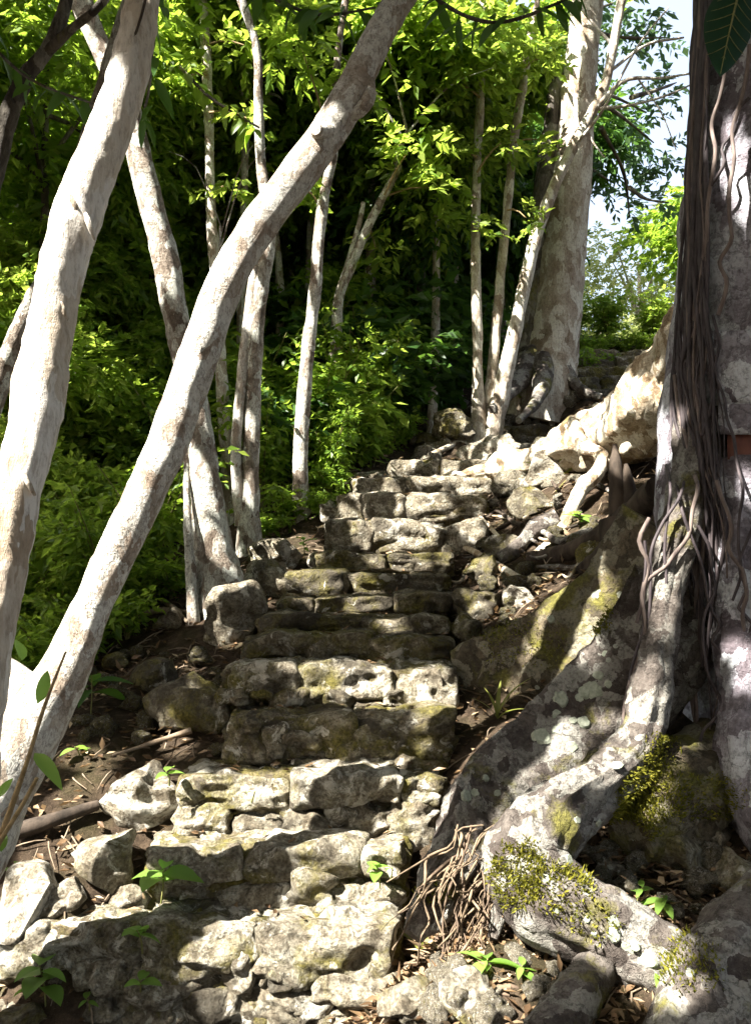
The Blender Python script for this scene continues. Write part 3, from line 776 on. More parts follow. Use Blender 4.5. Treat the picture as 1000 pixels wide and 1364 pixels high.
pp, rr = path([(744, 100, 16, 9.35), (735, 150, 22, 9.35), (727, 220, 26, 9.35), (717, 300, 30, 9.35), (709, 380, 36, 9.35), (702, 450, 40, 9.35), (694, 515, 46, 9.3)])
part('mossy_stem', tube(pp, rr, 16, .06, .02, 6, 31), M_DARKBARK, G)
for pl in [[(706, 470, 30, 9.2), (695, 500, 30, 9.0), (676, 525, 18, 8.7), (655, 545, 10, 8.4)], [(745, 470, 26, 9.2), (755, 500, 24, 9.1), (775, 520, 14, 9.0), (800, 530, 8, 8.9)], [(722, 480, 30, 9.1), (722, 510, 26, 8.8), (710, 540, 14, 8.4), (690, 560, 8, 8.1)]]:
    pp, rr = path(pl); part('root', tube(pp, rr, 12, .06, .012, 7, 2), M_ROOT, G)
# dark leaning tree at the upper left
K, _, _ = trunk_tree('dark_branching_tree', 'dark branching tree reaching in at the upper left corner', [(96, -30, 17, 3.9), (80, 30, 18, 3.9), (62, 68, 20, 3.9), (34, 105, 22, 3.9), (12, 155, 24, 3.9), (-4, 220, 26, 3.9), (-30, 330, 30, 3.9), (-70, 500, 34, 3.9), (-100, 700, 36, 3.9), (-120, 900, 44, 3.9)], M_DARKBARK, seg=14, seed=33)
pp, rr = path([(60, 72, 15, 3.9), (95, 40, 13, 3.85), (130, 10, 11, 3.8), (160, -30, 9, 3.75)])
part('branch', tube(pp, rr, 10, .05, .006, 7, 2), M_DARKBARK, K)
trunk_tree('leaning_grey_tree', 'grey trunk leaning behind the cream trunk at the left edge', [(75, 330, 20, 4.2), (45, 400, 24, 4.2), (18, 460, 28, 4.2), (-8, 530, 32, 4.2), (-40, 640, 34, 4.2), (-70, 800, 40, 4.2), (-90, 930, 46, 4.2)], M_MOTTLE, seg=14, seed=34, own=False)

# ------------------------------------------------------------------ the giant tree with its buttress roots
Jc = [(1095, -420, 280, 3.95), (1080, -200, 290, 3.93), (1070, 0, 300, 3.92), (1062, 200, 312, 3.9), (1054, 400, 322, 3.9), (1046, 540, 335, 3.9), (1040, 680, 345, 3.9), (1040, 800, 330, 3.92), (1042, 950, 320, 3.95), (1044, 1080, 330, 3.95)]
jp, jr = path(Jc)
J = thing('giant_tree', 'giant grey-barked tree with buttress roots and dark hanging aerial roots', 'tree', P(1040, 1010, 3.9))
jt = tube(jp, jr, 72, .035, .022, 3.0, 50, fine=.004, lobes=[(3, .05, .6), (5, .035, 2.0)], flute=.05)
part('trunk', jt, M_GIANT, J)
OWN.append((J, jp[0]))


def jfront(px, py, off=0.015):
    """distance of the giant trunk's front surface along a pixel"""
    i = np.interp(py, [a[1] for a in Jc], np.arange(len(Jc)))
    cxp = np.interp(i, np.arange(len(Jc)), [a[0] for a in Jc]); w = np.interp(i, np.arange(len(Jc)), [a[2] for a in Jc]) / 2
    q = np.clip((px - cxp) / w, -.999, .999)
    R = w * 3.9 / F
    return 3.92 - R * math.sqrt(1 - q * q) - off


ROOTS = []


def root(pl, mat, vert=None, seg=22, amp=.012, seed=0, ds=.03, name='root', fr=6, par=None):
    pts, rad = path(pl)
    v = None if vert is None else np.array(vert) / 2 * pts[:, 1] / F
    tb = tube(pts, rad, int(seg * 1.6), ds * .7, amp, fr, seed, v, fine=.006, flute=.16, ridge=.55 if (vert is not None and max(vert) > 120) else 0)
    o = part(name, tb, mat, par or J)
    ROOTS.append(tb[0])
    return o


# front leg that runs down, bends left and comes forward over the path
root([(940, 560, 70, 3.62), (918, 660, 60, 3.5), (893, 760, 50, 3.42), (874, 860, 46, 3.35), (863, 940, 50, 3.28), (842, 1005, 62, 3.2), (795, 1050, 76, 3.1), (740, 1090, 90, 3.0), (700, 1138, 108, 2.9), (722, 1186, 112, 2.83), (785, 1226, 106, 2.77), (850, 1264, 92, 2.72), (905, 1300, 84, 2.68), (970, 1335, 60, 2.64)],
     M_ROOT, seed=61, seg=32, amp=.014)
root([(985, 620, 90, 3.5), (985, 740, 78, 3.44), (990, 850, 70, 3.38), (1000, 950, 80, 3.3), (1020, 1040, 110, 3.2), (1060, 1120, 110, 3.1)], M_GIANT, seed=62, seg=26)
# tall flat buttress, its ridge falling to the left, and its toe
root([(905, 800, 70, 3.6), (850, 890, 70, 3.55), (790, 960, 76, 3.5), (730, 1015, 84, 3.45), (672, 1040, 90, 3.38), (632, 1075, 84, 3.3), (612, 1120, 64, 3.2), (590, 1165, 56, 3.1), (568, 1208, 48, 3.03), (548, 1245, 30, 2.98)], M_ROOT,
     vert=[150, 150, 150, 140, 115, 100, 70, 60, 52, 34], seed=63, seg=32, amp=.016)
root([(905, 720, 70, 3.9), (850, 800, 66, 4.0), (790, 850, 66, 4.1), (720, 885, 66, 4.2), (655, 905, 60, 4.28), (612, 915, 40, 4.33)], M_ROOT_MOSS, vert=[170, 150, 140, 130, 115, 90], seed=64, seg=30, amp=.02)
root([(940, 700, 60, 3.75), (890, 800, 56, 3.7), (850, 860, 50, 3.68), (820, 905, 30, 3.66)], M_ROOT, vert=[120, 110, 90, 40], seed=65, seg=20)
# small roots under the bent one
root([(790, 1240, 40, 2.76), (790, 1290, 50, 2.68), (760, 1340, 60, 2.55), (725, 1390, 70, 2.45)], M_ROOT, seed=66, seg=16)
root([(1080, 1180, 120, 2.75), (1010, 1250, 120, 2.62), (960, 1310, 115, 2.5), (915, 1390, 110, 2.38), (890, 1470, 110, 2.3)], M_ROOT, seed=67, seg=26, amp=.016)
root([(960, 1020, 120, 3.5), (900, 1060, 130, 3.3), (870, 1095, 110, 3.2), (840, 1120, 60, 3.12)], M_ROOT_MOSS, seed=68, seg=22, amp=.02)
root([(690, 1190, 40, 2.95), (665, 1215, 30, 2.9), (655, 1250, 20, 2.85)], M_ROOT, seed=69, seg=12)
# big pale root of the giant coming down behind it, sunlit
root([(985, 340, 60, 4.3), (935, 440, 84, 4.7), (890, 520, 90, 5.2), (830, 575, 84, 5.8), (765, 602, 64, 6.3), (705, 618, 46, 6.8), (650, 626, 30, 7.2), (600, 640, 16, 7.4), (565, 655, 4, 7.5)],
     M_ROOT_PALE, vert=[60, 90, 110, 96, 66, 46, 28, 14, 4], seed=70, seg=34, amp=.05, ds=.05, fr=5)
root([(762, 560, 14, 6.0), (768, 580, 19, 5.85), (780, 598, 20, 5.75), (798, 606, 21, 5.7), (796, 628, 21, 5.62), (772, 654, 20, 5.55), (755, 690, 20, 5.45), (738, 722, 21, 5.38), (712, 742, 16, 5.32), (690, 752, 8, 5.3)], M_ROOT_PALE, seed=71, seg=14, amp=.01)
root([(742, 690, 22, 5.45), (710, 708, 22, 5.45), (684, 734, 20, 5.4), (664, 744, 14, 5.4)], M_ROOT, seed=72, seg=12)
root([(706, 744, 22, 5.3), (745, 738, 24, 5.15), (790, 722, 28, 4.95), (835, 690, 34, 4.6), (880, 650, 40, 4.2)], M_DEADDARK, seed=73, seg=14)
root([(760, 770, 20, 4.9), (800, 745, 30, 4.7), (850, 710, 40, 4.3)], M_DEADDARK, seed=74, seg=12)
# aerial roots hanging over the giant trunk, one mesh each
rv = np.random.default_rng(21)
lanes = [(0, 926, 948), (120, 920, 940), (250, 916, 938), (380, 908, 942), (470, 902, 950), (560, 900, 955), (640, 910, 958), (740, 920, 968), (850, 918, 972), (960, 908, 968)]
for k in range(46):
    u = rv.random()
    y0 = -60 if rv.random() < .7 else rv.uniform(150, 420)
    y1 = rv.uniform(600, 1000) if rv.random() < .8 else rv.uniform(450, 640)
    pl = []
    off = rv.uniform(-.005, .03); ph = rv.uniform(0, 6.28); w0 = rv.uniform(2, 5) if rv.random() < .8 else rv.uniform(5, 9)
    for y in np.linspace(y0, y1, 12):
        a = np.interp(y, [l[0] for l in lanes], [l[1] for l in lanes]); b = np.interp(y, [l[0] for l in lanes], [l[2] for l in lanes])
        u2 = np.clip(u + .2 * math.sin(y / 110 + ph) + rv.normal() * .09, -.15, 1.15)
        x = a + (b - a) * u2
        pl.append((x, y, w0 * (1 - .35 * (y - y0) / (y1 - y0)), min(jfront(x, y), 3.75) - .01 - off))
    pp, rr = path(pl)
    part('aerial_root', tube(pp, rr, 6, .035, .004, 16, k), M_AERIAL2 if k % 9 == 0 else M_AERIAL, J)
# wandering thin vines over the bark
for k, xy in enumerate([[(945, 0), (962, 120), (948, 220), (940, 330), (922, 450)], [(998, 130), (970, 190), (950, 250), (938, 330), (930, 420)], [(952, 420), (960, 520), (978, 600), (985, 700), (975, 800)],
                        [(900, 500), (916, 600), (925, 660), (905, 730), (862, 770), (845, 830)], [(920, 480), (915, 560), (922, 640), (880, 720), (865, 800), (870, 900)], [(890, 620), (885, 700), (878, 790), (888, 880), (880, 950)],
                        [(860, 690), (856, 760), (852, 850), (838, 930), (820, 1000), (800, 1030)], [(868, 720), (858, 800), (848, 880), (830, 960), (805, 1020)], [(1000, 700), (985, 780), (992, 860), (980, 930)], [(960, 640), (975, 720), (990, 780), (985, 860)],
                        [(935, 700), (945, 780), (935, 860), (955, 940), (930, 990)], [(905, 640), (935, 760), (950, 840), (965, 900)], [(1000, 60), (975, 200), (965, 330), (960, 420)]]):
    xy = [(x + rv.normal() * 5, y) for x, y in catmull(np.array([(a, b, 0) for a, b in xy], float), 12)[:, :2]]
    pl = [(x, y, 4.5 if k % 3 else 6, min(jfront(x, y, .04), 3.42 if y > 640 else 3.9) - (0.0 if y < 640 else .07)) for x, y in xy]
    pp, rr = path(pl)
    part('vine', tube(pp, rr, 6, .03, .003, 12, k), M_AERIAL if k % 3 else M_AERIAL2, J)
# peeling bark plates on the sunny side of the trunk and the red wound below


def jpatch(x0, x1, y0, y1, off, n=8):
    xs, ys = np.linspace(x0, x1, n), np.linspace(y0, y1, n)
    g = np.array([[P(x, y, jfront(x, y, off)) for y in ys] for x in xs]).reshape(-1, 3)
    bk = np.array([[P(x, y, jfront(x, y, -.03)) for y in ys] for x in xs]).reshape(-1, 3)
    g = g + .006 * fbm(g * 14, 2, int(x0))[:, None] * np.array([0, 1, 0])
    i, j = np.meshgrid(np.arange(n - 1), np.arange(n - 1), indexing='ij'); q = (i * n + j).ravel()
    Q = np.stack([q, q + 1, q + n + 1, q + n], 1)
    ring = [i * n for i in range(n)] + [(n - 1) * n + j for j in range(1, n)] + [i * n + n - 1 for i in range(n - 2, -1, -1)] + [j for j in range(n - 2, 0, -1)]
    ring = np.array(ring); r2 = np.roll(ring, -1)
    S = np.stack([ring, r2, r2 + n * n, ring + n * n], 1)
    return [(np.vstack([g, bk]), np.vstack([Q, S]))]


for (x0, x1, y0, y1, off) in [(950, 1030, 440, 540, .006), (956, 1030, 538, 579, .012)]:
    part('bark_plate', jpatch(x0, x1, y0, y1, off), M_GIANT, J)
part('bare_inner_bark', jpatch(968, 1030, 579, 612, .001), M_RED, J)

# picking surface points of the roots seen at a pixel
RV = np.concatenate([v for v, f in ROOTS])


def rnorm(tb):
    V, Fa = tb
    fn = np.cross(V[Fa[:, 1]] - V[Fa[:, 0]], V[Fa[:, 3]] - V[Fa[:, 0]])
    n = np.zeros_like(V)
    for k in range(4): np.add.at(n, Fa[:, k], fn)
    return unit(n)


RN = np.concatenate([rnorm(r) for r in ROOTS])
RPX, RPY, RD = pix(RV)
face = ((np.array([0, 0, CAMZ]) - RV) * RN).sum(1)
if np.mean(face > 0) < .5 and np.mean((RV[:2000] * 0 + 1)) > 0: pass
# lichen rosettes
ring = np.linspace(0, 2 * np.pi, 14, endpoint=False)


def disc(c, n, r, seed):
    rg = np.random.default_rng(seed)
    a = unit(np.cross(n, [0.1, .2, 1.0])); b = np.cross(n, a)
    rr_ = r * rg.uniform(.8, 1.15, 14)
    o = c + np.outer(np.cos(ring) * rr_, a) + np.outer(np.sin(ring) * rr_, b) - n * .004
    m = c + np.outer(np.cos(ring) * rr_ * .75, a) + np.outer(np.sin(ring) * rr_ * .75, b) + n * .0035
    V = np.vstack([o, m, c + n * .004])
    j = np.arange(14); j2 = (j + 1) % 14
    return [(V, np.stack([j, j2, j2 + 14, j + 14], 1)), (V, np.stack([j + 14, j2 + 14, np.full(14, 28)], 1))]


LICH = [(752, 932, 11), (790, 916, 14), (778, 926, 10), (742, 950, 8), (770, 935, 7), (726, 982, 14), (745, 962, 7), (797, 900, 8), (808, 914, 7), (780, 958, 9), (762, 955, 6), (740, 972, 7), (800, 872, 6), (792, 790, 8), (735, 830, 6), (620, 1060, 9), (632, 1055, 7), (768, 1095, 6), (795, 1098, 6), (764, 1142, 9),
        (760, 1000, 10), (700, 1180, 6), (728, 1172, 7), (745, 1210, 6), (765, 1255, 6), (812, 1230, 10), (822, 1245, 10), (835, 1262, 12), (862, 1280, 12), (846, 1262, 7), (790, 1245, 5), (783, 1225, 5), (820, 1022, 9), (660, 1055, 6), (650, 1035, 5)]
for k, (px, py, r) in enumerate(LICH):
    d = (RPX - px) ** 2 + (RPY - py) ** 2
    c = np.where(d < 16 ** 2)[0]
    if len(c) == 0: continue
    c = c[np.argsort(RD[c])]; c = c[RD[c] < RD[c[0]] + .04]; i = c[np.argmin(d[c])]
    n = RN[i]
    if n @ (np.array([0, 0, CAMZ]) - RV[i]) < 0: n = -n
    part('lichen_spot', disc(RV[i], n, r * RD[i] / F, k), M_LICHEN, J)
# moss cushions on the roots: many tiny shoots
rmn = np.random.default_rng(77)
mv, mn = [], []
for (px, py, rx, ry, cnt) in [(880, 1010, 26, 30, 500), (870, 1060, 50, 40, 1600), (850, 1090, 34, 30, 900), (690, 1165, 36, 46, 1600), (740, 1185, 50, 34, 900), (920, 1285, 40, 40, 700), (790, 1230, 40, 24, 300), (575, 1190, 18, 14, 250), (940, 1060, 60, 30, 600), (700, 860, 60, 30, 500), (790, 815, 24, 30, 300)]:
    m = np.where((((RPX - px) / rx) ** 2 + ((RPY - py) / ry) ** 2) < 1)[0]
    if len(m) == 0: continue
    m = m[RD[m] < RD[m].min() + .28]
    cnt = int(cnt * 2.2); i = rmn.choice(m, cnt)
    mv.append(RV[i] + rmn.normal(size=(cnt, 3)) * .009); n = RN[i].copy()
    s = (n * (np.array([0, 0, CAMZ]) - RV[i])).sum(1); n[s < 0] *= -1
    mn.append(n)
mv, mn = np.concatenate(mv), np.concatenate(mn)
md = unit(mn + rmn.normal(size=mn.shape) * .5 + [0, 0, .25])
mo = part('moss', [leaf_flat(mv, md, rmn.normal(size=mv.shape), rmn.uniform(.009, .024, len(mv)), .006)], M_MOSS, J)
mo['kind'] = 'stuff'
# tangle of fine roots hanging under the bent root and on the litter
rf = np.random.default_rng(31)
for k in range(120):
    if k < 40:
        x0, y0 = rf.uniform(600, 690), rf.uniform(1095, 1160); x1, y1 = x0 + rf.uniform(-120, 10), y0 + rf.uniform(50, 230)
        pl = [(x0, y0, 3, 3.02 + rf.uniform(-.06, .06))]
        for s in (.2, .4, .6, .8, 1):
            pl.append((x0 + (x1 - x0) * s + rf.normal() * 8, y0 + (y1 - y0) * s + rf.normal() * 6, rf.uniform(1.2, 4.8) * (1.15 - s * .5), 3.0 - .17 * s + rf.uniform(-.05, .05)))
        pp, rr = path(pl)
        pp[:, 2] = np.maximum(pp[:, 2], gz(pp[:, 0], pp[:, 1]) + .012)
    else:
        x0, y0 = rf.uniform(500, 720), rf.uniform(1215, 1350)
        a = rf.uniform(-.9, .5) + math.pi; l = rf.uniform(60, 150)
        pts_ = [GP(x0 + math.cos(a) * l * s + rf.normal() * 6, y0 - math.sin(a) * l * .6 * s + rf.normal() * 6) + [0, 0, .012] for s in (0, .33, .66, 1)]
        pp, rr = np.array(pts_), np.array([.006, .0055, .0045, .003]) * rf.uniform(.7, 1.5)
    part('rootlet', tube(pp, rr, 5, .03, .002, 14, k), M_FINE if k % 3 else M_FINE2, J)
for k in range(22):
    x0, y0 = rf.uniform(640, 830), rf.uniform(640, 770)
    a = rf.uniform(2.4, 4.0); l = rf.uniform(60, 130)
    pts_ = [GP(x0 + math.cos(a) * l * q + rf.normal() * 7, y0 - math.sin(a) * l * .55 * q + rf.normal() * 7) + [0, 0, rf.uniform(.015, .06)] for q in (0, .25, .5, .75, 1)]
    part('root', tube(np.array(pts_), np.array([.022, .02, .016, .012, .005]) * rf.uniform(.45, 1.3), 8, .04, .006, 9, 300 + k), [M_ROOT, M_ROOT_PALE, M_DEADDARK][k % 3], J)
# dead split stump beside the buttress
st = thing('broken_stump', 'dark split stump with two pointed spikes behind the giant tree buttress', 'stump', GP(835, 735))
for pl in [[(818, 592, 5, 4.75), (820, 625, 16, 4.72), (823, 680, 24, 4.7), (826, 760, 34, 4.7)], [(833, 618, 4, 4.7), (838, 650, 18, 4.68), (844, 700, 28, 4.66), (846, 770, 40, 4.66)], [(828, 690, 60, 4.68), (834, 730, 70, 4.66), (838, 790, 84, 4.66)]]:
    pp, rr = path(pl); part('spike' if pl[0][2] < 10 else 'stub', tube(pp, rr, 12, .03, .012, 9, 4), M_DEADDARK, st)

# ------------------------------------------------------------------ fallen branches
FALL = [([(20, 1128), (70, 1115), (130, 1090)], 22, M_DEADDARK, 'dark rotting log lying on the dirt bank behind the leaning trunk'), ([(170, 818), (215, 800), (262, 778)], 8, M_DEAD, 'pale stick slanting across the bank by the blotched trunk'),
        ([(165, 838), (210, 822), (255, 822)], 9, M_DEAD, 'straight pale branch, lowest of the sticks by the blotched trunk'), ([(190, 800), (225, 812), (250, 836)], 7, M_DEAD, 'short crossing stick on top of the branches by the blotched trunk'),
        ([(255, 985), (200, 1000), (150, 1020)], 7, M_DEAD, 'thin twig lying in the shade of the dirt bank'), ([(560, 620), (600, 600), (640, 590)], 9, M_ROOT_PALE, 'weathered branch lying along an upper step'), ([(540, 575), (505, 590), (470, 600)], 7, M_DEAD, 'twig fallen in front of the leafy thicket'),
        ([(770, 985), (790, 960), (812, 948)], 5, M_TWIG, 'short brown twig caught on the buttress')]
for k, (xy, w, m, lab) in enumerate(FALL[:-1]):
    pts_ = np.array([GP(x, y) for x, y in xy]) + [0, 0, .02 + w * .0012]
    r_ = w / 2 * pts_[:, 1] / F
    o = part('fallen_log' if w > 15 else 'fallen_branch', tube(pts_, r_ * [1, .9, .6], 9, .04, .006, 9, k), m, None, pts_[0])
    tag(o, lab, 'log' if w > 15 else 'stick')

# ------------------------------------------------------------------ litter, twigs, pebbles and small ground plants (nobody could count them)
rl = np.random.default_rng(99)


def on_ground(n, x0, x1, y0, y1):
    x, y = rl.uniform(x0, x1, n), rl.uniform(y0, y1, n)
    return np.column_stack([x, y, gz(x, y) + .012])


pts_ = np.concatenate([on_ground(6500, -2.6, 3.2, 2.2, 5), on_ground(8000, -4, 4, 4, 11), on_ground(3000, -.2, 1.4, 2.2, 3.3)])
pts_[:, 2] += rl.uniform(0, .02, len(pts_))
fl = part('fallen_leaves', [leaf_geo(pts_, rl.normal(size=pts_.shape) * [1, 1, .25], np.array([0, 0, 1]) + rl.normal(size=pts_.shape) * .35, rl.uniform(.02, .07, len(pts_)), rl.uniform(.01, .028, len(pts_)), .3, -.1)], M_LITTER)
tag(fl, kind='stuff')
tw = []
for p in on_ground(1300, -2.4, 3.2, 2.3, 8):
    a = rl.uniform(0, 6.28); l = rl.uniform(.05, .2)
    d = np.array([math.cos(a), math.sin(a), 0]) * l
    e = p + d; e[2] = gz(e[0], e[1])[0] + .015
    tw += tube([p, (p + e) / 2 + [rl.normal() * .01, rl.normal() * .01, .012], e], [.0035, .003, .0015], 5, .05, cap=False)
tag(part('twig_litter', tw, M_DEAD), kind='stuff')

# leaves on the treads and litter among stones
st_pts = []
for (py, xa, xb, Y, sp) in STEPS[:14]:
    n = 26
    x = rl.uniform(P(xa, py, Y)[0], P(xb, py, Y)[0], n); y = Y + rl.uniform(.03, .33, n)
    st_pts.append(np.column_stack([x, y, np.full(n, P(0, py, Y)[2] + .012)]))
st_pts = np.concatenate(st_pts)
tag(part('leaf_litter', [leaf_geo(st_pts, rl.normal(size=st_pts.shape) * [1, 1, .2], np.array([0, 0, 1]) + rl.normal(size=st_pts.shape) * .3, rl.uniform(.03, .06, len(st_pts)), .02, .3, -.1)], M_LITTER), kind='stuff')


# ------------------------------------------------------------------ small plants
def leafmesh(name, ln, wd, mat, n=7, curl=.25, lobe=0.0):
    """one leaf lying along +Y from the origin, slightly arched, with a midrib fold"""
    s = np.linspace(0, 1, n)
    w = wd * np.sin(np.pi * np.clip(s, 0, 1) ** .8) ** .8 * (1 - .15 * s) + .0005
    if lobe: w = w * (1 + lobe * np.cos(s * 12))
    z = -curl * ln * s ** 2 + curl * ln * .35 * s
    V = np.concatenate([np.column_stack([-w / 2, s * ln, z + w * .18]), np.column_stack([0 * w, s * ln, z]), np.column_stack([w / 2, s * ln, z + w * .18])])
    i = np.arange(n - 1)
    Fa = np.concatenate([np.stack([i, i + n, i + n + 1, i + 1], 1), np.stack([i + n, i + 2 * n, i + 2 * n + 1, i + n + 1], 1)])
    return mesh_data(name, [(V, Fa)], mat)


LM = {'broad': leafmesh('broad_leaf', 1, .62, M_LEAF_SEED), 'mid': leafmesh('oval_leaf', 1, .45, M_LEAF_SEED), 'blade': leafmesh('blade_leaf', 1, .11, M_BLADE, 9, .5), 'dark': leafmesh('dark_leaf', 1, .36, M_LEAF_DARK), 'long': leafmesh('long_leaf', 1, .26, M_LEAF_DARK),
      'green': leafmesh('green_leaf', 1, .45, M_LEAF)}
SEED = [(215, 1196, 'broad', 52, 6, 40, 'light green seedling with heart-shaped leaves rooted on the second step'), (190, 1262, 'broad', 34, 4, 26, 'small seedling at the edge of the lowest step, above the shadow band'), (186, 1322, 'broad', 30, 4, 20, 'little green sprout low on the riser of the lowest step'),
        (62, 1345, 'broad', 46, 8, 60, 'leafy lime-green seedling clump in front of the bleached boulder'), (24, 1185, 'mid', 30, 4, 26, 'two-leaved seedling on the bank at the left edge'), (5, 1225, 'mid', 34, 3, 20, 'seedling half cut off by the left edge above the bleached boulder'),
        (506, 1175, 'broad', 22, 5, 26, 'tiny green seedling at the right end of the second step'), (646, 1300, 'mid', 46, 5, 22, 'pale broad-leaved seedling growing from the root tangle'), (692, 1310, 'mid', 30, 5, 22, 'bright green seedling beside the pale broad-leaved one'),
        (885, 1318, 'broad', 48, 4, 26, 'seedling with one big grey-green leaf in front of the thick bent root'), (880, 1215, 'mid', 30, 5, 24, 'green sprout on the shaded soil behind the bent root'), (845, 1205, 'mid', 20, 4, 20, 'sparse sprout left of the sprout behind the bent root'), (120, 962, 'broad', 62, 7, 60, 'dark glossy broad-leaved plant behind the leaning trunk'), (108, 1008, 'mid', 26, 3, 14, 'low seedling on the dirt under the dark glossy plant'),
        (275, 952, 'mid', 24, 8, 34, 'ferny green seedling by the dark mossy boulder'), (226, 1040, 'mid', 24, 4, 14, 'sprout in the gap between the white boulder and the third step'), (662, 960, 'blade', 60, 6, 10, 'grassy blade tuft between the buttress root and the steps'), (560, 1275, 'blade', 54, 5, 8, 'thin bladed tuft at the tip of the buttress toe'), (120, 1340, 'mid', 18, 3, 14, 'tiny sprout among the stones of the lowest riser'),
        (300, 790, 'mid', 22, 5, 24, 'small green sprig by the squat grey boulder'), (405, 745, 'mid', 20, 6, 26, 'leafy sprig on the pale lumpy boulder'), (520, 1165, 'mid', 14, 3, 12, 'very small sprout on the dirt of the second step'), (745, 640, 'blade', 62, 9, 12, 'yellowish grass tuft on the bright broken boulder'), (800, 612, 'blade', 72, 8, 12, 'yellow bladed tuft between the big pale root and the spiked stump'),
        (770, 705, 'mid', 26, 6, 20, 'sprout under the crossing grey roots'), (810, 770, 'mid', 26, 5, 20, 'green sprout in deep shade below the broken stump'), (590, 765, 'mid', 18, 5, 14, 'sprig at the right end of a shaded step'), (880, 590, 'mid', 50, 7, 30, 'sunlit green seedling against the giant tree'), (335, 1062, 'mid', 14, 2, 10, 'tiny leaf pair sprouting on the third step riser'),
        (395, 815, 'mid', 14, 4, 12, 'pale sprig at the left end of a shaded step'), (795, 1015, 'mid', 24, 4, 20, 'sprout in the hollow of the giant tree roots')]
rp = np.random.default_rng(42)
for k, (px, py, kind, lp, nl, hp, lab) in enumerate(SEED):
    g = GP(px, py)
    # seedlings on the steps root on the masonry, which stands proud of the soil
    for (sy, xa, xb, Y, sp) in STEPS[:14]:
        pass
    s = g[1] / F
    if px < 545 and px > 175 and py > 1000 or py > 1300 and px < 200:
        kk = max(i for i in range(4) if py > STEPS[i][0] or i == 0) if False else min([i for i in range(4) if py > STEPS[i][0]] or [0])
        g = P(px, py, STEPS[kk][3] - .04); s = g[1] / F
    t = thing('seedling' if kind != 'blade' else 'grass_tuft', lab, 'plant', g)
    if kind == 'blade':
        for i in range(nl):
            a = rp.uniform(0, 6.28)
            inst('blade', LM['blade'], t, g, (rp.uniform(.5, 1.3), 0, a), lp * s * rp.uniform(.7, 1.2))
        continue
    top = g + np.array([rp.uniform(-.02, .02), -.03, hp * s])
    part('stem', tube([g - [0, 0, .02], (g + top) / 2 + [.005, 0, 0], top], [.0035, .003, .002], 5, .02), M_STEM, t)
    for i in range(nl):
        a = i * 2.4 + rp.uniform(-.4, .4); h = 1 - .55 * i / nl
        inst('leaf', LM[kind] if k != 12 else LM['dark'], t, g + (top - g) * h, (rp.uniform(-.35, .35), rp.uniform(-.3, .3), a), lp * s * 1.1 * rp.uniform(.5, 1.2))
# foreground sapling at the lower left
sp0 = thing('foreground_sapling', 'thin brown sapling stems with slim leaves close up at the lower left', 'plant', P(-10, 1130, 1.9))
for pl in [[(88, 868, 3, 1.9), (60, 940, 5, 1.9), (38, 1010, 6, 1.9), (12, 1085, 8, 1.9), (-30, 1200, 9, 1.9)], [(50, 1036, 5, 1.88), (28, 1076, 6, 1.88), (0, 1122, 6, 1.88), (-30, 1180, 7, 1.88)]]:
    pp, rr = path(pl); part('stem', tube(pp, rr, 7, .02, .001, 20, 2), M_TWIG, sp0)
for (px, py, l, rz, ry) in [(46, 1003, 70, -2.35, .3), (50, 938, 62, .45, .4), (0, 1062, 30, -.2, .2), (2, 1135, 34, .3, 0), (30, 880, 40, .9, .2)]:
    inst('leaf', LM['mid'] if l < 50 else leafmesh('slim_leaf', 1, .3, M_LEAF_SEED), sp0, P(px, py, 1.9), (.9 if rz > -1 else -.5, ry, rz), l * 1.9 / F)

# ------------------------------------------------------------------ unseen crown leaves added overhead, shaped to cast set sun and shade
LIT = [(60, 1290, 120, 110), (150, 1110, 90, 70), (300, 1050, 130, 22), (265, 1100, 50, 30), (235, 1180, 60, 46), (410, 1050, 60, 22), (410, 1105, 46, 26), (550, 1050, 40, 34), (430, 1190, 40, 40), (500, 1200, 50, 30), (450, 1290, 110, 60), (280, 1250, 60, 14), (360, 1330, 80, 30),
       (570, 1160, 50, 70), (690, 1100, 50, 60), (690, 1160, 40, 30), (800, 1215, 80, 30), (850, 1250, 60, 40), (845, 1000, 34, 50), (860, 930, 18, 50), (620, 1300, 90, 60), (590, 1230, 60, 50), (568, 920, 34, 34), (450, 892, 70, 10), (490, 930, 40, 14), (440, 1020, 30, 10),
       (460, 803, 50, 8), (520, 830, 18, 8), (480, 766, 60, 6), (540, 725, 60, 40), (500, 694, 90, 10), (640, 700, 30, 16), (600, 640, 50, 30), (560, 660, 60, 8), (480, 645, 50, 10), (520, 615, 50, 18), (620, 600, 70, 26), (690, 605, 60, 34), (800, 560, 110, 50), (760, 640, 50, 40), (850, 590, 40, 34), (720, 650, 40, 30),
       (610, 560, 40, 22), (660, 560, 50, 20), (720, 525, 50, 12), (380, 740, 46, 30), (300, 820, 34, 34), (345, 770, 30, 24), (790, 790, 20, 26), (770, 850, 30, 30), (640, 1000, 60, 14), (700, 980, 40, 12), (255, 895, 16, 10), (650, 762, 22, 12), (700, 722, 26, 12), (690, 806, 20, 16), (742, 700, 30, 14), (664, 700, 24, 16), (785, 684, 20, 14), (640, 800, 16, 10), (740, 780, 20, 12), (30, 450, 30, 60), (130, 1010, 30, 12), (230, 990, 20, 10), (100, 1130, 60, 30)]
LIT += [(990, 660, 8, 30), (988, 880, 8, 40), (878, 780, 10, 60), (862, 900, 8, 30), (975, 200, 12, 40), (915, 690, 14, 20), (130, 1340, 60, 30), (215, 1200, 30, 30), (650, 1290, 40, 26), (885, 1300, 24, 24), (760, 1010, 14, 30), (730, 960, 14, 14)]
LITA = np.array(LIT, float)


rc = np.random.default_rng(123)
bpy.context.view_layer.update()
DG = bpy.context.evaluated_depsgraph_get()
EYE = Vector((0, 0, CAMZ))


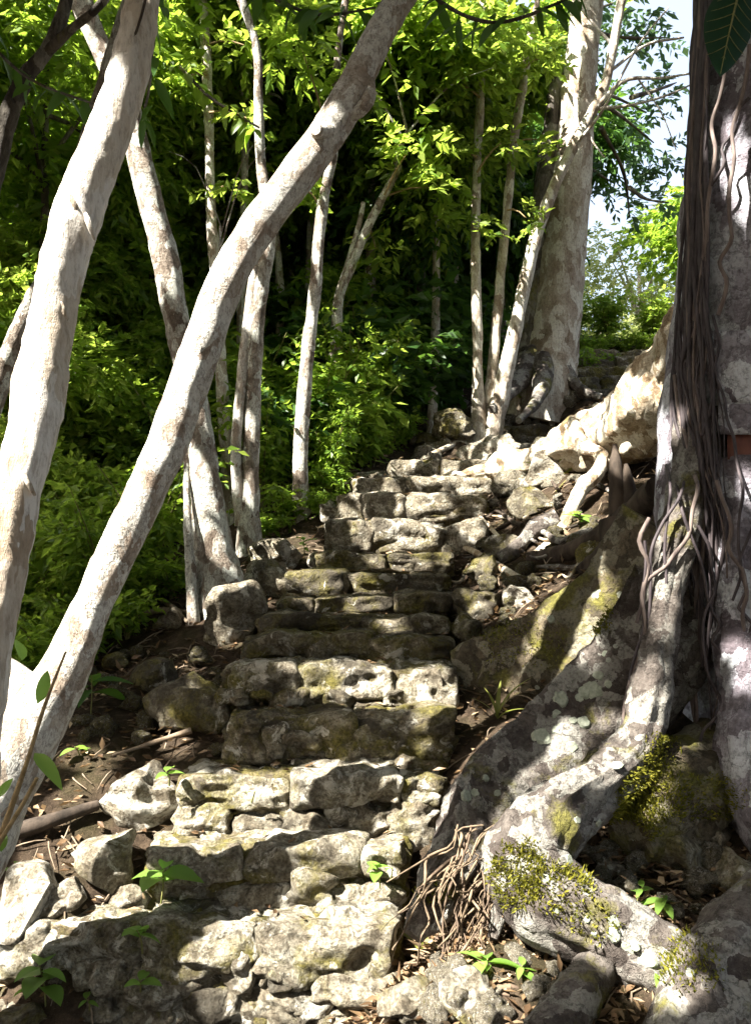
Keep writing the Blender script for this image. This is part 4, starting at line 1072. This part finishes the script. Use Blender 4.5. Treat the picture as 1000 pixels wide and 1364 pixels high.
def see(px, py):
    d = Vector(P(px, py, 5.0)) - EYE; d.normalize()
    ok, loc, nor, i, ob, m = SC.ray_cast(DG, EYE, d)
    return (np.array(loc), ob.name) if ok else (None, None)


# axes across the sunlight: added leaves are cleared for sun patches, piled up for shade
SU = unit(np.cross(SUN, [0, 0, 1.0])); SV = np.cross(SU, SUN)
CELL = .03


def cells(V): return np.floor(np.column_stack([V @ SU, V @ SV]) / CELL).astype(int)


lit_pts, dark_pts = [], []
for y in range(-6, 1364, 9):
    for x in range(4, 1000, 9):
        jx, jy = x + rc.uniform(-4, 4), y + rc.uniform(-4, 4)
        inlit = bool((((jx - LITA[:, 0]) / LITA[:, 2]) ** 2 + ((jy - LITA[:, 1]) / LITA[:, 3]) ** 2 < 1).any())
        if inlit and jy < 780 and vnoise(np.array([[jx / 26, jy / 15, 2.5]]), 9)[0] > .12: inlit = False
        pt, nm = see(jx, jy)
        if pt is None or pt[1] > 12.5: continue
        if nm.startswith(('crown', 'foliage', 'leaf')): continue
        shady = jx > 885 or jy > 540 or (jy < 215 and 120 < jx < 215)
        if inlit: lit_pts.append(pt)
        elif shady and not (nm.startswith(('trunk', 'stem')) and jx < 480) and (jx < 945 or jy > 640 or rc.random() < .3): dark_pts.append(pt)
lit_pts, dark_pts = np.array(lit_pts), np.array(dark_pts)
for (p0, p1) in SEGS:
    t_ = np.linspace(0, 1, 25)[:, None]
    sg = p0 * (1 - t_) + p1 * t_
    lit_pts = np.concatenate([lit_pts] + [sg + SU * o for o in (-.07, 0, .07)])
lit_set = set()
for (u, v) in cells(lit_pts):
    for du in range(-2, 3):
        for dv in range(-2, 3):
            if du * du + dv * dv <= 6: lit_set.add((u + du, v + dv))
NC = 38000
qx = rc.uniform(-10, 9, NC); qy = -7 + 23 * rc.random(NC)
qz = gz(qx, qy)
tt = rc.choice([4.8, 5.6, 6.8, 9.0], NC) + rc.uniform(-.4, .4, NC)
cen = np.column_stack([qx, qy, qz]) + SUN[None] * tt[:, None]
dens = fbm(np.column_stack([qx, qy, qx * 0]) * 1.6, 3, 5)
kx, ky, kd = pix(np.column_stack([qx, qy, qz]))
thin = np.where((qy > 7.5) & (kx < 560), .05, np.where(qy > 12, .2, np.where((qy > 4.6) & (kx < 300), .03, 1.0)))
cen = cen[(dens > -.5) & (rc.random(NC) < thin)]
ex = [dark_pts + SUN[None] * rc.uniform(a_, b_, len(dark_pts))[:, None] + rc.normal(size=dark_pts.shape) * .03 for a_, b_ in ((4.2, 5.2), (5.2, 6.2), (6.2, 7.6))]  # leaves added sunward of every point meant to be shaded
g_ = np.array([P(rc.uniform(940, 1030), rc.uniform(-40, 130), 1.5) for _ in range(40)])  # more leaves added to shade the hanging corner leaf
ex.append(g_ + SUN[None] * rc.uniform(3.0, 5, 40)[:, None])
g_ = np.array([P(rc.uniform(1000, 1200), rc.uniform(-60, 900), 3.6) for _ in range(120)])
ex.append(g_ + SUN[None] * rc.uniform(4.5, 7.5, 120)[:, None])
cen = np.concatenate([cen] + ex)
Vl, Fl = sprays(cen, rc.normal(size=cen.shape) * [1, 1, .4], 7, .34, .17, rc, .25)
nl = len(Vl) // 4
ctr = Vl.reshape(nl, 4, 3).mean(1)
keep = np.ones(nl, bool)
for q_ in (ctr, Vl.reshape(nl, 4, 3)[:, 0] * .5 + ctr * .5, Vl.reshape(nl, 4, 3)[:, 3] * .5 + ctr * .5):
    cl = cells(q_)
    keep &= np.array([(u, v) not in lit_set for u, v in zip(cl[:, 0].tolist(), cl[:, 1].tolist())])
px2, py2, _ = pix(ctr)
fr = (px2 > -30) & (px2 < 1030) & (py2 > -40) & (py2 < 1400) & (ctr[:, 1] > .2)
keep &= ~fr
own_xy = np.array([t[1][:2] for t in OWN])
who = np.argmin(np.linalg.norm(ctr[:, None, :2] - own_xy[None], axis=2), axis=1)
for k, (t, tp) in enumerate(OWN):
    m = keep & (who == k)
    if m.sum() < 20: continue
    vv = Vl.reshape(nl, 4, 3)[m].reshape(-1, 3)
    b = np.arange(m.sum())[:, None] * 4
    ff = (b[:, None, :] + np.array([[0, 2, 1], [0, 3, 2]])[None]).reshape(-1, 3)
    part('crown', [(vv, ff)], M_LEAF_SHADE, t, smooth=False)  # added out-of-view leaf mass that casts the shade, hung on this tree

# where a thing of the forest stands, told by the trunks in front of it
MARKS = [('the cream trunk', [(-20, 203), (225, 127), (450, 65), (650, 24), (850, -16), (1000, -45)]), ('the blotched trunk', [(-20, 95), (155, 174), (300, 209), (500, 254), (700, 282), (1000, 294)]),
         ('the leaning trunk', [(0, 530), (115, 472), (240, 390), (352, 313), (500, 256), (700, 174), (905, 80), (1000, 20)]), ('the white pole trunk', [(0, 270), (330, 284), (700, 308), (1000, 308)]),
         ('the twin-stemmed tree', [(0, 340), (310, 358), (740, 332), (1000, 332)]), ('the slim mottled trunk', [(0, 446), (460, 411), (1000, 403)]), ('the forked grey tree', [(0, 540), (262, 510), (440, 448), (1000, 440)]),
         ('the leftmost slim trunk', [(0, 642), (1000, 637)]), ('the middle slim trunk', [(0, 706), (540, 650), (1000, 650)]), ('the bent slim trunk', [(0, 822), (205, 758), (520, 668), (1000, 668)]), ('the big grey trunk', [(0, 783), (505, 726), (1000, 726)]), ('the giant trunk', [(0, 905), (1000, 880)])]
PENDING = []


def where(px, py):
    xs = sorted((np.interp(py, [q[0] for q in m], [q[1] for q in m]), n) for n, m in MARKS)
    d, n = min((abs(x - px), n) for x, n in xs)
    if d < 22: return 'behind ' + n
    lf = [n for x, n in xs if x < px]; rg = [n for x, n in xs if x >= px]
    if not lf: return 'left of ' + rg[0]
    if not rg: return 'right of ' + lf[-1]
    return 'between ' + lf[-1] + ' and ' + rg[0]


def settle():
    """turn the pending descriptions into labels, telling apart those at the same place"""
    by = {}
    for (o, what, px, py, Y) in PENDING: by.setdefault(what + ' ' + where(px, py), []).append((py, o))
    for lab, l in by.items():
        l.sort(key=lambda q: q[0])
        n = len(l)
        tags_ = {1: [''], 2: [', upper one', ', lower one'], 3: [', topmost', ', middle one', ', lowest']}.get(n)
        for i, (py, o) in enumerate(l):
            w = tags_[i] if tags_ else (', topmost', *[', %s down' % q for q in ('second', 'third', 'fourth', 'fifth', 'sixth')])[i] if i < 6 else ', lowest'
            o['label'] = lab + w


# ------------------------------------------------------------------ forest behind: tree and shrub kinds, then copies
rt = np.random.default_rng(2024)


def crown_mesh(name, R, K, nleaf, ln, mat, seed, flatz=.8, droop=.35, twig=.3, lumps=9):
    r = np.random.default_rng(seed)
    lc = unit(r.normal(size=(lumps, 3))) * r.uniform(.35, .8, (lumps, 1)) * R * [1, 1, flatz]
    c = lc[r.integers(0, lumps, K)] + unit(r.normal(size=(K, 3))) * (R * .45 * r.random((K, 1)) ** .45) * [1, 1, flatz]
    return mesh_data(name, [sprays(c, unit(c) * .7 + r.normal(size=c.shape) * .3, nleaf, twig, ln, r, droop)], mat, False), lc


def make_tree(name, H, R, K, ln, lm, bm, seed, tr=.06, **kw):
    """tree of crown centre height H over its base; built at the origin"""
    r = np.random.default_rng(seed)
    cm, lc = crown_mesh('crown', R, K, 9, ln, lm, seed, **kw)
    t = bpy.data.objects.new(name, None); COL.objects.link(t); ORG[t.name] = np.zeros(3)
    top = np.array([0, 0, H])
    tp = [np.array([0, 0, -.3]), np.array([r.normal() * .08, r.normal() * .08, H * .45]), top + [0, 0, R * .3]]
    part('trunk', tube(tp, [tr * 1.15, tr * .85, tr * .35], 9, .25, .01, 4, seed), bm, t)
    for l in lc[:6]:
        s = top * r.uniform(.75, 1.0)
        part('branch', tube([s, (s + top + l) / 2 + [0, 0, .1], top + l], [tr * .45, tr * .3, tr * .1], 5, .3), bm, t)
    c = link(bpy.data.objects.new('crown', cm), t); c.location = (0, 0, H); c.rotation_euler = (0, 0, 0)
    return t


KIND = {
    'a': make_tree('broadleaf_tree', 3.0, 1.25, 800, .15, M_LEAF, M_MOTTLE, 1),
    'b': make_tree('broadleaf_tree', 3.4, 1.4, 850, .13, M_LEAF, M_DARKBARK, 2, droop=.6),
    'c': make_tree('sunlit_tree', 3.0, 1.4, 850, .15, M_LEAF_BRIGHT, M_PALE, 3),
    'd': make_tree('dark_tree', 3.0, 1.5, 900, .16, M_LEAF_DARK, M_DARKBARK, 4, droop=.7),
    'e': make_tree('tall_forest_tree', 6.0, 2.4, 1800, .2, M_LEAF, M_DARKBARK, 5, tr=.14),
    'f': make_tree('tall_sunlit_tree', 6.0, 2.2, 1700, .17, M_LEAF_BRIGHT, M_PALE, 6, tr=.12),
}
M_LEAF_FAR = leafmat('pale sunlit leaf', [(0, (.16, .22, .06)), (0.5, (.26, .31, .10)), (1, (.36, .38, .15))], 0.5, (.6, .68, .22), 0.2)
KIND['h'] = make_tree('pale_hilltop_tree', 3.0, 1.4, 330, .13, M_LEAF_FAR, M_PALE, 11, lumps=14)
KIND['w'] = make_tree('tall_pale_tree', 6.0, 2.2, 560, .16, M_LEAF_FAR, M_PALE, 12, tr=.12, lumps=16)
USED = set()


def forest(kind, px, py, Y, scale, lab, grp):
    p = P(px, py, Y)
    g = np.array([p[0], Y, gz(p[0], Y)[0]])
    src = KIND[kind]
    if kind in USED: o = copy_tree(src)
    else: o = src; USED.add(kind)
    H = {'a': 3, 'b': 3.4, 'c': 3, 'd': 3, 'e': 6, 'f': 6, 'h': 3, 'w': 6}[kind]
    o.location = g; o.rotation_euler = (0, 0, rt.uniform(0, 6.28))
    hz = max(.25, (p[2] - g[2]) / (H * scale))
    o.scale = (scale, scale, scale)
    for ch in o.children:
        if ch.name.startswith('crown'): ch.location = (0, 0, H * hz)
        elif ch.name.startswith('trunk'): ch.scale = (1, 1, hz)
        else: ch.location = (0, 0, H * (hz - 1))
    tag(o, lab, 'tree', grp)
    if grp and px < 900: PENDING.append((o, lab, px, py, Y))
    return o


L1 = 'leafy young tree'
L2 = 'tall distant forest tree'
L3 = 'dark shady tree'
L4 = 'distant yellow-green sunlit tree'
for (k, px, py, Y, s) in [('a', 20, 300, 8.0, 1.0), ('a', 120, 380, 9.0, 1.0), ('b', 60, 130, 7.2, .9), ('b', 215, 90, 9.0, 1.0), ('a', 215, 330, 10, 1.0), ('a', 330, 70, 8.4, .95), ('c', 350, 200, 9.4, .9), ('a', 420, 90, 9.5, 1.0),
                        ('b', 300, 400, 10.5, 1.1), ('a', 130, 520, 8.5, .9), ('b', 30, 560, 7.4, .8), ('a', 370, 330, 10.5, 1.0), ('b', 420, 470, 10, .9), ('c', 40, 480, 7, .6), ('c', 130, 590, 7.5, .55), ('c', 205, 470, 8.5, .6), ('c', 25, 650, 6.5, .45), ('c', 95, 370, 8, .6), ('a', 160, 200, 8.6, .8)]:
    forest(k, px, py, Y, s, L1, 'young trees in the thicket')
for (k, px, py, Y, s) in [('c', 570, 70, 8.8, .8), ('a', 500, 130, 9.2, 1.0), ('b', 560, 230, 9.6, 1.0), ('a', 610, 140, 10.4, 1.0), ('d', 540, 330, 10.5, .95), ('d', 480, 300, 11, 1.0), ('d', 600, 270, 11, 1.0), ('d', 670, 260, 11.5, .9), ('d', 500, 430, 10.5, .8), ('d', 590, 320, 12, .8), ('d', 700, 200, 12.5, .9), ('d', 540, 470, 9.8, .6), ('d', 450, 540, 9.6, .6), ('d', 700, 330, 13, .7)]:
    forest(k, px, py, Y, s, L3 if k == 'd' else 'bright leafy tree arching', 'shady trees' if k == 'd' else 'trees arching over the upper steps')
for (k, px, py, Y, s) in [('e', 0, 300, 15, 1.0), ('f', 60, 350, 14, .8), ('e', 150, 150, 16, 1.1), ('f', 120, 60, 18, .9), ('e', 260, 260, 17, 1.1), ('f', 330, 120, 18, .9), ('e', 360, 330, 18, 1.1), ('e', 450, 160, 18, 1.1), ('f', 250, 20, 20, 1.0), ('f', 430, 20, 20, 1.0), ('e', 560, 120, 19, 1.1), ('e', 640, 160, 20, 1.0), ('e', -100, 100, 14, 1.2),
                        ('f', 20, 100, 17, .9), ('e', 540, 300, 20, 1.1), ('e', 80, 480, 18, 1.0), ('e', 230, 450, 20, 1.0), ('e', 680, 60, 22, 1.0), ('f', 560, -20, 22, 1.0), ('e', -60, 520, 13, .9), ('e', 420, 450, 22, 1.0), ('f', 30, 430, 13, .6), ('f', 130, 250, 13, .6), ('f', 10, 200, 12, .6), ('f', 250, 180, 14, .6), ('f', 320, 260, 15, .6), ('f', 400, 200, 15, .6)]:
    forest(k, px, py, Y, s, L4 if k == 'f' else L2, 'sunlit forest trees' if k == 'f' else 'tall forest trees')
for (k, px, py, Y, s) in [('a', 60, 430, 11, 1.3), ('c', 150, 460, 11.5, 1.2), ('a', 240, 400, 12, 1.3), ('a', 320, 480, 12, 1.2), ('c', 380, 420, 12.5, 1.1), ('a', 440, 380, 13, 1.3), ('c', 20, 330, 11, 1.1), ('a', 110, 560, 10, 1.1), ('c', 220, 540, 10.5, 1.0), ('a', 340, 560, 11, 1.0),
                        ('c', 280, 330, 12.5, 1.1), ('a', 180, 300, 12, 1.3), ('c', 60, 220, 11.5, 1.1), ('a', 500, 260, 13, 1.3), ('a', 400, 270, 13.5, 1.3), ('c', 250, 120, 13, 1.2), ('a', 380, 130, 13, 1.3), ('c', 480, 60, 13, 1.2), ('a', 140, 60, 12, 1.3), ('c', 560, 160, 14, 1.2), ('a', 640, 200, 14.5, 1.2), ('a', 30, 560, 9, .9), ('a', 0, 480, 9.5, 1.1)]:
    forest(k, px, py, Y, s, 'sunlit tree standing further back' if k == 'c' else 'green tree standing further back', 'trees further back in the thicket')
# beyond the top of the stairs
forest('w', 850, 370, 24, .95, 'bright sunlit tree beyond the top of the stairs, against the sky', None)
forest('h', 800, 445, 19, .7, 'low yellow-green bush-like tree on the hilltop behind the big grey trunk', None)
forest('h', 780, 448, 20, .6, 'pale low bushy tree peeking past the right side of the big grey trunk', None)
forest('h', 838, 452, 21, .65, 'pale bushy tree on the hilltop straight above the end of the stairs', None)
forest('h', 880, 440, 22, .9, 'sunlit bushy tree at the hilltop beside the giant trunk', None)
forest('h', 610, 405, 16.5, .75, 'bright hilltop shrub tree glimpsed behind the three slim trunks', None)
forest('h', 650, 415, 18, .7, 'pale sunlit hilltop tree showing between the slim trunks and the big grey one', None)
for k, (px, py, Y, s) in enumerate([(1000, 300, 20, 1.0), (1080, 200, 16, 1.0), (1150, 350, 15, 1.0), (1250, 200, 14, 1.1)]):
    forest('e', px, py, Y, s, 'forest tree hidden mostly behind the giant trunk', 'trees behind the giant trunk')

# leafy twigs on the slim trees that pass in front of the thicket


def cloud(tree, mat, spec, ln=.1):
    cc, dd_ = [], []
    for (px, py, Y, rx, ry, n, tx, ty) in spec:
        c = P(px, py, Y); s = Y / F
        cc.append(c + unit(rt.normal(size=(n, 3))) * (rt.random((n, 1)) ** .45) * np.array([rx, rx, ry]) * s); dd_.append(rt.normal(size=(n, 3)) * [1, 1, .3])
        b0 = P(tx, ty, Y + .1)
        part('branch', tube([b0, (b0 + c) / 2 + [0, 0, .04], c], [.012, .009, .004], 5, .1, .004, 5, px), M_TWIG, tree)
    part('foliage', [sprays(np.concatenate(cc), np.concatenate(dd_), 8, .2, ln, rt, .35)], mat, tree, smooth=False)


TR = {o['label'].split(',')[0]: o for o in SC.objects if o.parent is None and o.get('category') == 'tree'}
Et = [o for o in SC.objects if o.parent is None and o.name == 'slim_mottled_tree'][0]
Ht = [o for o in SC.objects if o.parent is None and o.name == 'white_pole_tree'][0]
I1 = [o for o in SC.objects if o.parent is None and str(o.get('label', '')).startswith('leftmost of three slim')][0]
I2 = [o for o in SC.objects if o.parent is None and str(o.get('label', '')).startswith('middle of three slim')][0]
cloud(Ht, M_LEAF_BRIGHT, [(325, 60, 7.0, 34, 24, 9, 275, 60), (335, 160, 7.0, 30, 24, 8, 279, 150), (235, 110, 7.1, 30, 30, 10, 276, 100), (305, 250, 7.1, 30, 18, 8, 281, 260)], .11)
cloud(Et, M_LEAF, [(400, 60, 6.7, 60, 40, 26, 440, 190), (470, 110, 6.8, 40, 30, 16, 444, 190), (400, 250, 6.9, 40, 24, 12, 430, 280)], .12)
cloud(Ft, M_LEAF_BRIGHT, [(545, 200, 8.0, 46, 40, 26, 512, 260), (580, 250, 8.2, 40, 40, 24, 512, 262), (500, 330, 8.3, 30, 20, 8, 490, 305), (470, 480, 8.0, 34, 40, 14, 446, 460)], .13)
cloud(I1, M_LEAF_BRIGHT, [(600, 110, 8.2, 46, 34, 26, 639, 130), (650, 60, 8.2, 40, 30, 22, 640, 100), (600, 200, 8.3, 34, 24, 14, 635, 210), (668, 190, 8.3, 30, 26, 12, 635, 230), (650, 300, 8.3, 26, 20, 8, 633, 310)], .11)
cloud(I2, M_LEAF_BRIGHT, [(720, 80, 8.4, 36, 30, 20, 700, 90), (730, 190, 8.4, 26, 24, 10, 685, 190), (700, 290, 8.4, 24, 24, 8, 675, 280)], .1)

# boughs of the big grey tree hanging against the sky
bc, bd = [], []
for k, (px, py, Y, rx, ry, n, bp) in enumerate([(862, 215, 10.5, 36, 46, 40, [(768, 120), (820, 150), (870, 190)]), (850, 150, 10.8, 34, 18, 10, [(770, 110), (820, 130), (860, 150)]), (832, 270, 10.6, 18, 24, 12, [(800, 170), (830, 230), (838, 290)]), (850, 50, 10.2, 56, 30, 40, [(778, 40), (830, 50), (890, 50)]),
                                              (800, 20, 10.4, 40, 40, 40, [(783, 20), (800, 10), (830, 0)]), (880, 120, 10.4, 26, 30, 22, [(840, 130), (880, 118), (900, 110)]), (880, 260, 11, 20, 24, 12, [(838, 250), (860, 265), (890, 270)]), (800, 240, 9.9, 24, 20, 12, [(763, 220), (785, 225), (810, 240)])]):
    n = int(n * .62); c = P(px, py, Y); s = Y / F
    q = c + unit(rt.normal(size=(n, 3))) * (rt.random((n, 1)) ** .4) * np.array([rx, rx, ry]) * s
    bc.append(q); bd.append(rt.normal(size=(n, 3)) * [1, 1, .3])
    pp = np.array([P(x, y, 9.3 + (Y - 9.3) * i / 2) for i, (x, y) in enumerate(bp)])
    part('branch', tube(pp, [.03, .02, .008], 6, .1, .006, 4, k), M_DARKBARK, G)
part('foliage', [sprays(np.concatenate(bc), np.concatenate(bd), 9, .3, .12, rt, .4)], M_LEAF_BLUE, G, smooth=False)

# ------------------------------------------------------------------ undergrowth shrubs


def make_shrub(name, H, R, ns, K, ln, lm, seed, nleaf=7):
    r = np.random.default_rng(seed)
    t = bpy.data.objects.new(name, None); COL.objects.link(t); ORG[t.name] = np.zeros(3)
    cs, ds_ = [], []
    for i in range(ns):
        a = r.uniform(0, 6.28); e = np.array([math.cos(a) * R * r.uniform(.3, 1), math.sin(a) * R * r.uniform(.3, 1), H * r.uniform(.6, 1.05)])
        pts = np.array([[0, 0, -.05], [e[0] * .3, e[1] * .3, e[2] * .55], e])
        part('stem', tube(pts, [.011, .008, .003], 5, .12), M_STEM, t)
        q = catmull(pts, 30)[8:]
        m = K // ns
        j = r.integers(0, len(q), m)
        cs.append(q[j] + r.normal(size=(m, 3)) * .05 * R); ds_.append(np.column_stack([r.normal(size=(m, 2)), r.uniform(-.1, .5, m)]))
    part('foliage', [sprays(np.concatenate(cs), np.concatenate(ds_), nleaf, .24 * R + .08, ln, r, .35)], lm, t, smooth=False)
    return t


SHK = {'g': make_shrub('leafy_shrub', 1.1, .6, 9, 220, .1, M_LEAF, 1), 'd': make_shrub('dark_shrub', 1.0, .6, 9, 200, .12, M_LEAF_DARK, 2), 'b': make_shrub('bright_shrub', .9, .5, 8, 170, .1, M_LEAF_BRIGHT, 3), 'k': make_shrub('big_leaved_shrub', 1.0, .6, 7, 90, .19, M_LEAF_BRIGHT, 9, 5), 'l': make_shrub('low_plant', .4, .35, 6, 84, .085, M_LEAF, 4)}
USH = set()


def shrub(kind, px, py, s, lab, grp=None, Y=None):
    g = GP(px, py) if Y is None else np.array([P(px, py, Y)[0], Y, gz(P(px, py, Y)[0], Y)[0]])
    if kind in USH: o = copy_tree(SHK[kind])
    else: o = SHK[kind]; USH.add(kind)
    o.location = g; o.rotation_euler = (0, 0, rt.uniform(0, 6.28)); o.scale = (s, s, s * rt.uniform(.9, 1.15))
    tag(o, lab, 'shrub', grp)
    PENDING.append((o, lab, px, py, 0))


SL = [('g', 'leafy green shrub', 'undergrowth shrubs on the bank'), ('d', 'dark leafy shrub', 'dark undergrowth shrubs'), ('b', 'bright lime-green shrub', 'bright undergrowth shrubs'), ('k', 'big-leaved bright shrub', 'big-leaved shrubs'), ('l', 'low leafy plant', 'low plants at the undergrowth edge')]
SD = {k: (a, b) for k, a, b in SL}
for (k, px, py, s) in [('g', 20, 880, .75), ('b', 80, 870, .55), ('g', 140, 850, .7), ('b', 60, 820, .9), ('g', 200, 800, .8), ('b', 20, 800, .7), ('g', 110, 780, 1.0), ('g', 180, 740, 1.0), ('g', 240, 720, 1.1), ('g', 60, 740, 1.1), ('g', 0, 720, 1.2), ('g', 140, 700, 1.3), ('d', 210, 690, 1.3), ('g', 280, 690, 1.0),
                       ('b', 90, 680, 1.4), ('d', 20, 670, 1.4), ('g', 350, 690, .8), ('d', 380, 660, 1.0), ('g', 320, 660, 1.2), ('g', 260, 650, 1.3), ('g', 420, 640, 1.0), ('b', 455, 625, .9), ('g', 470, 605, 1.0), ('b', 490, 600, 1.1), ('d', 520, 580, 1.2), ('d', 560, 560, 1.2), ('d', 590, 545, 1.2), ('d', 540, 550, 1.5), ('d', 480, 570, 1.5),
                       ('d', 420, 590, 1.5), ('g', 360, 620, 1.4), ('g', 300, 610, 1.5), ('d', 610, 520, 1.3), ('g', 440, 660, .6), ('g', 130, 640, 1.5), ('g', 200, 630, 1.6), ('g', 40, 620, 1.6), ('g', 360, 580, 1.6), ('g', 690, 530, .5), ('b', 470, 560, 1.4), ('g', 120, 600, 1.8), ('b', 10, 590, 1.7), ('g', 200, 590, 1.8), ('b', 250, 600, 1.6), ('k', 50, 850, .7), ('k', 120, 800, .8), ('k', 20, 740, 1.0), ('k', 160, 770, .8), ('k', 90, 720, 1.0), ('k', 470, 620, .8), ('k', 300, 640, 1.1), ('k', 500, 570, 1.1), ('g', 300, 570, 1.8), ('g', 420, 560, 1.8)]:
    shrub(k, px, py, s, SD[k][0], SD[k][1])
for (k, px, py, s) in [('l', 60, 905, .8), ('l', 20, 925, .8), ('l', 110, 880, .8), ('l', 170, 850, .7), ('l', 230, 800, .7), ('l', 350, 720, .6), ('l', 380, 700, .7), ('l', 430, 690, .5), ('l', 500, 610, .8), ('l', 520, 600, .7), ('l', 540, 590, .7), ('l', 440, 665, .7), ('l', 160, 830, .9), ('l', 90, 900, .6), ('l', 480, 620, .7), ('l', 700, 540, .7), ('l', 780, 500, .7), ('l', 720, 530, .6), ('l', 790, 480, .8), ('l', 765, 472, .6), ('l', 775, 490, .7), ('l', 800, 470, .6), ('l', 830, 468, .6), ('l', 855, 470, .7), ('l', 755, 500, .6), ('l', 815, 490, .5), ('b', 760, 455, .9), ('b', 810, 458, .9), ('b', 870, 462, .9)]:
    shrub(k, px, py, s, SD[k][0], SD[k][1])

settle()

# ------------------------------------------------------------------ near boughs with single leaves
ro = np.random.default_rng(8)
BOUGH = [('leafy_bough', 'dark big-leaved bough hanging in from the top between the leaning trunk and the slim trunks', [(520, -60, 6, 3.5), (590, 5, 6, 3.4), (660, 30, 5, 3.3), (740, 5, 4, 3.2), (800, -30, 3, 3.2)], 26, 58, 'long'),
         ('leafy_bough', 'bough of dark leaves along the top edge, left of the leaning trunk top', [(300, -50, 5, 3.4), (370, 0, 5, 3.4), (430, 20, 4, 3.4), (500, 10, 3, 3.4)], 18, 48, 'dark'),
         ('leafy_bough', 'bough of dark leaves at the upper left beside the dark branching tree', [(-30, 40, 5, 3.3), (20, 90, 5, 3.3), (60, 115, 4, 3.2), (130, 140, 3, 3.1)], 14, 50, 'dark'),
         ('leafy_bough', 'drooping sprig of long leaves right of the cream trunk', [(215, -40, 5, 3.1), (205, 40, 4, 3.1), (200, 110, 4, 3.1), (190, 160, 3, 3.1)], 12, 54, 'long'),
         ('leafy_bough', 'sunlit green sprig left of the leaning trunk, among the pale trunks', [(240, 90, 5, 5.5), (280, 130, 5, 5.4), (320, 155, 4, 5.3), (345, 170, 3, 5.2)], 18, 34, 'green')]
for (nm, lab, pl, n, lp, km) in BOUGH:
    pp, rr = path(pl)
    t = thing(nm, lab, 'branch', pp[0])
    part('twig', tube(pp, rr, 6, .04, .003, 12, 2), M_DARKBARK, t)
    q = catmull(pp, n)
    for i in range(n):
        inst('leaf', LM[km], t, q[i] + ro.normal(size=3) * .015, (ro.uniform(-1.3, -.3), ro.uniform(-.5, .5), ro.uniform(0, 6.28)), lp * q[i][1] / F * ro.uniform(.7, 1.15))
bl = thing('hanging_leaf', 'single large dark green leaf hanging close to the camera at the upper right corner', 'leaf', P(1005, -40, 1.5))
pp, rr = path([(1500, -1500, 14, 1.7), (1250, -700, 10, 1.62), (1080, -230, 6, 1.54), (1020, -90, 4, 1.5), (998, -50, 3, 1.5), (988, -25, 3, 1.5)])
part('leaf_stalk', tube(pp, rr, 6, .02), M_STEM, bl)
inst('leaf_blade', leafmesh('broad_dark_leaf', 1, .5, M_LEAF_CORNER, 12, .1), bl, P(988, -28, 1.5), (-math.pi / 2 + .05, .25, .05), 148 * 1.5 / F)

lb = bl.children[-1] if bl.children[-1].name.startswith('leaf_blade') else [c for c in bl.children if c.name.startswith('leaf_blade')][0]
sq = np.linspace(0, .97, 10)
mr = link(bpy.data.objects.new('midrib', mesh_data('midrib', tube(np.column_stack([0 * sq, sq, -.1 * sq ** 2 + .035 * sq]), np.linspace(.013, .004, 10), 6, .08), M_STEM)), lb)
for k in range(7):
    for sg in (-1, 1):
        y0 = .12 + .11 * k; w = .22 * math.sin(math.pi * (y0 + .06) ** .8) ** .8
        v0 = np.array([[0, y0, -.1 * y0 ** 2 + .035 * y0], [sg * w * .5, y0 + .07, -.1 * y0 ** 2 + .035 * y0 + .02], [sg * w, y0 + .12, -.1 * (y0 + .1) ** 2 + .035 * y0 + .045]])
        link(bpy.data.objects.new('vein', mesh_data('vein', tube(v0, [.005, .004, .002], 5, .06), M_STEM)), lb)
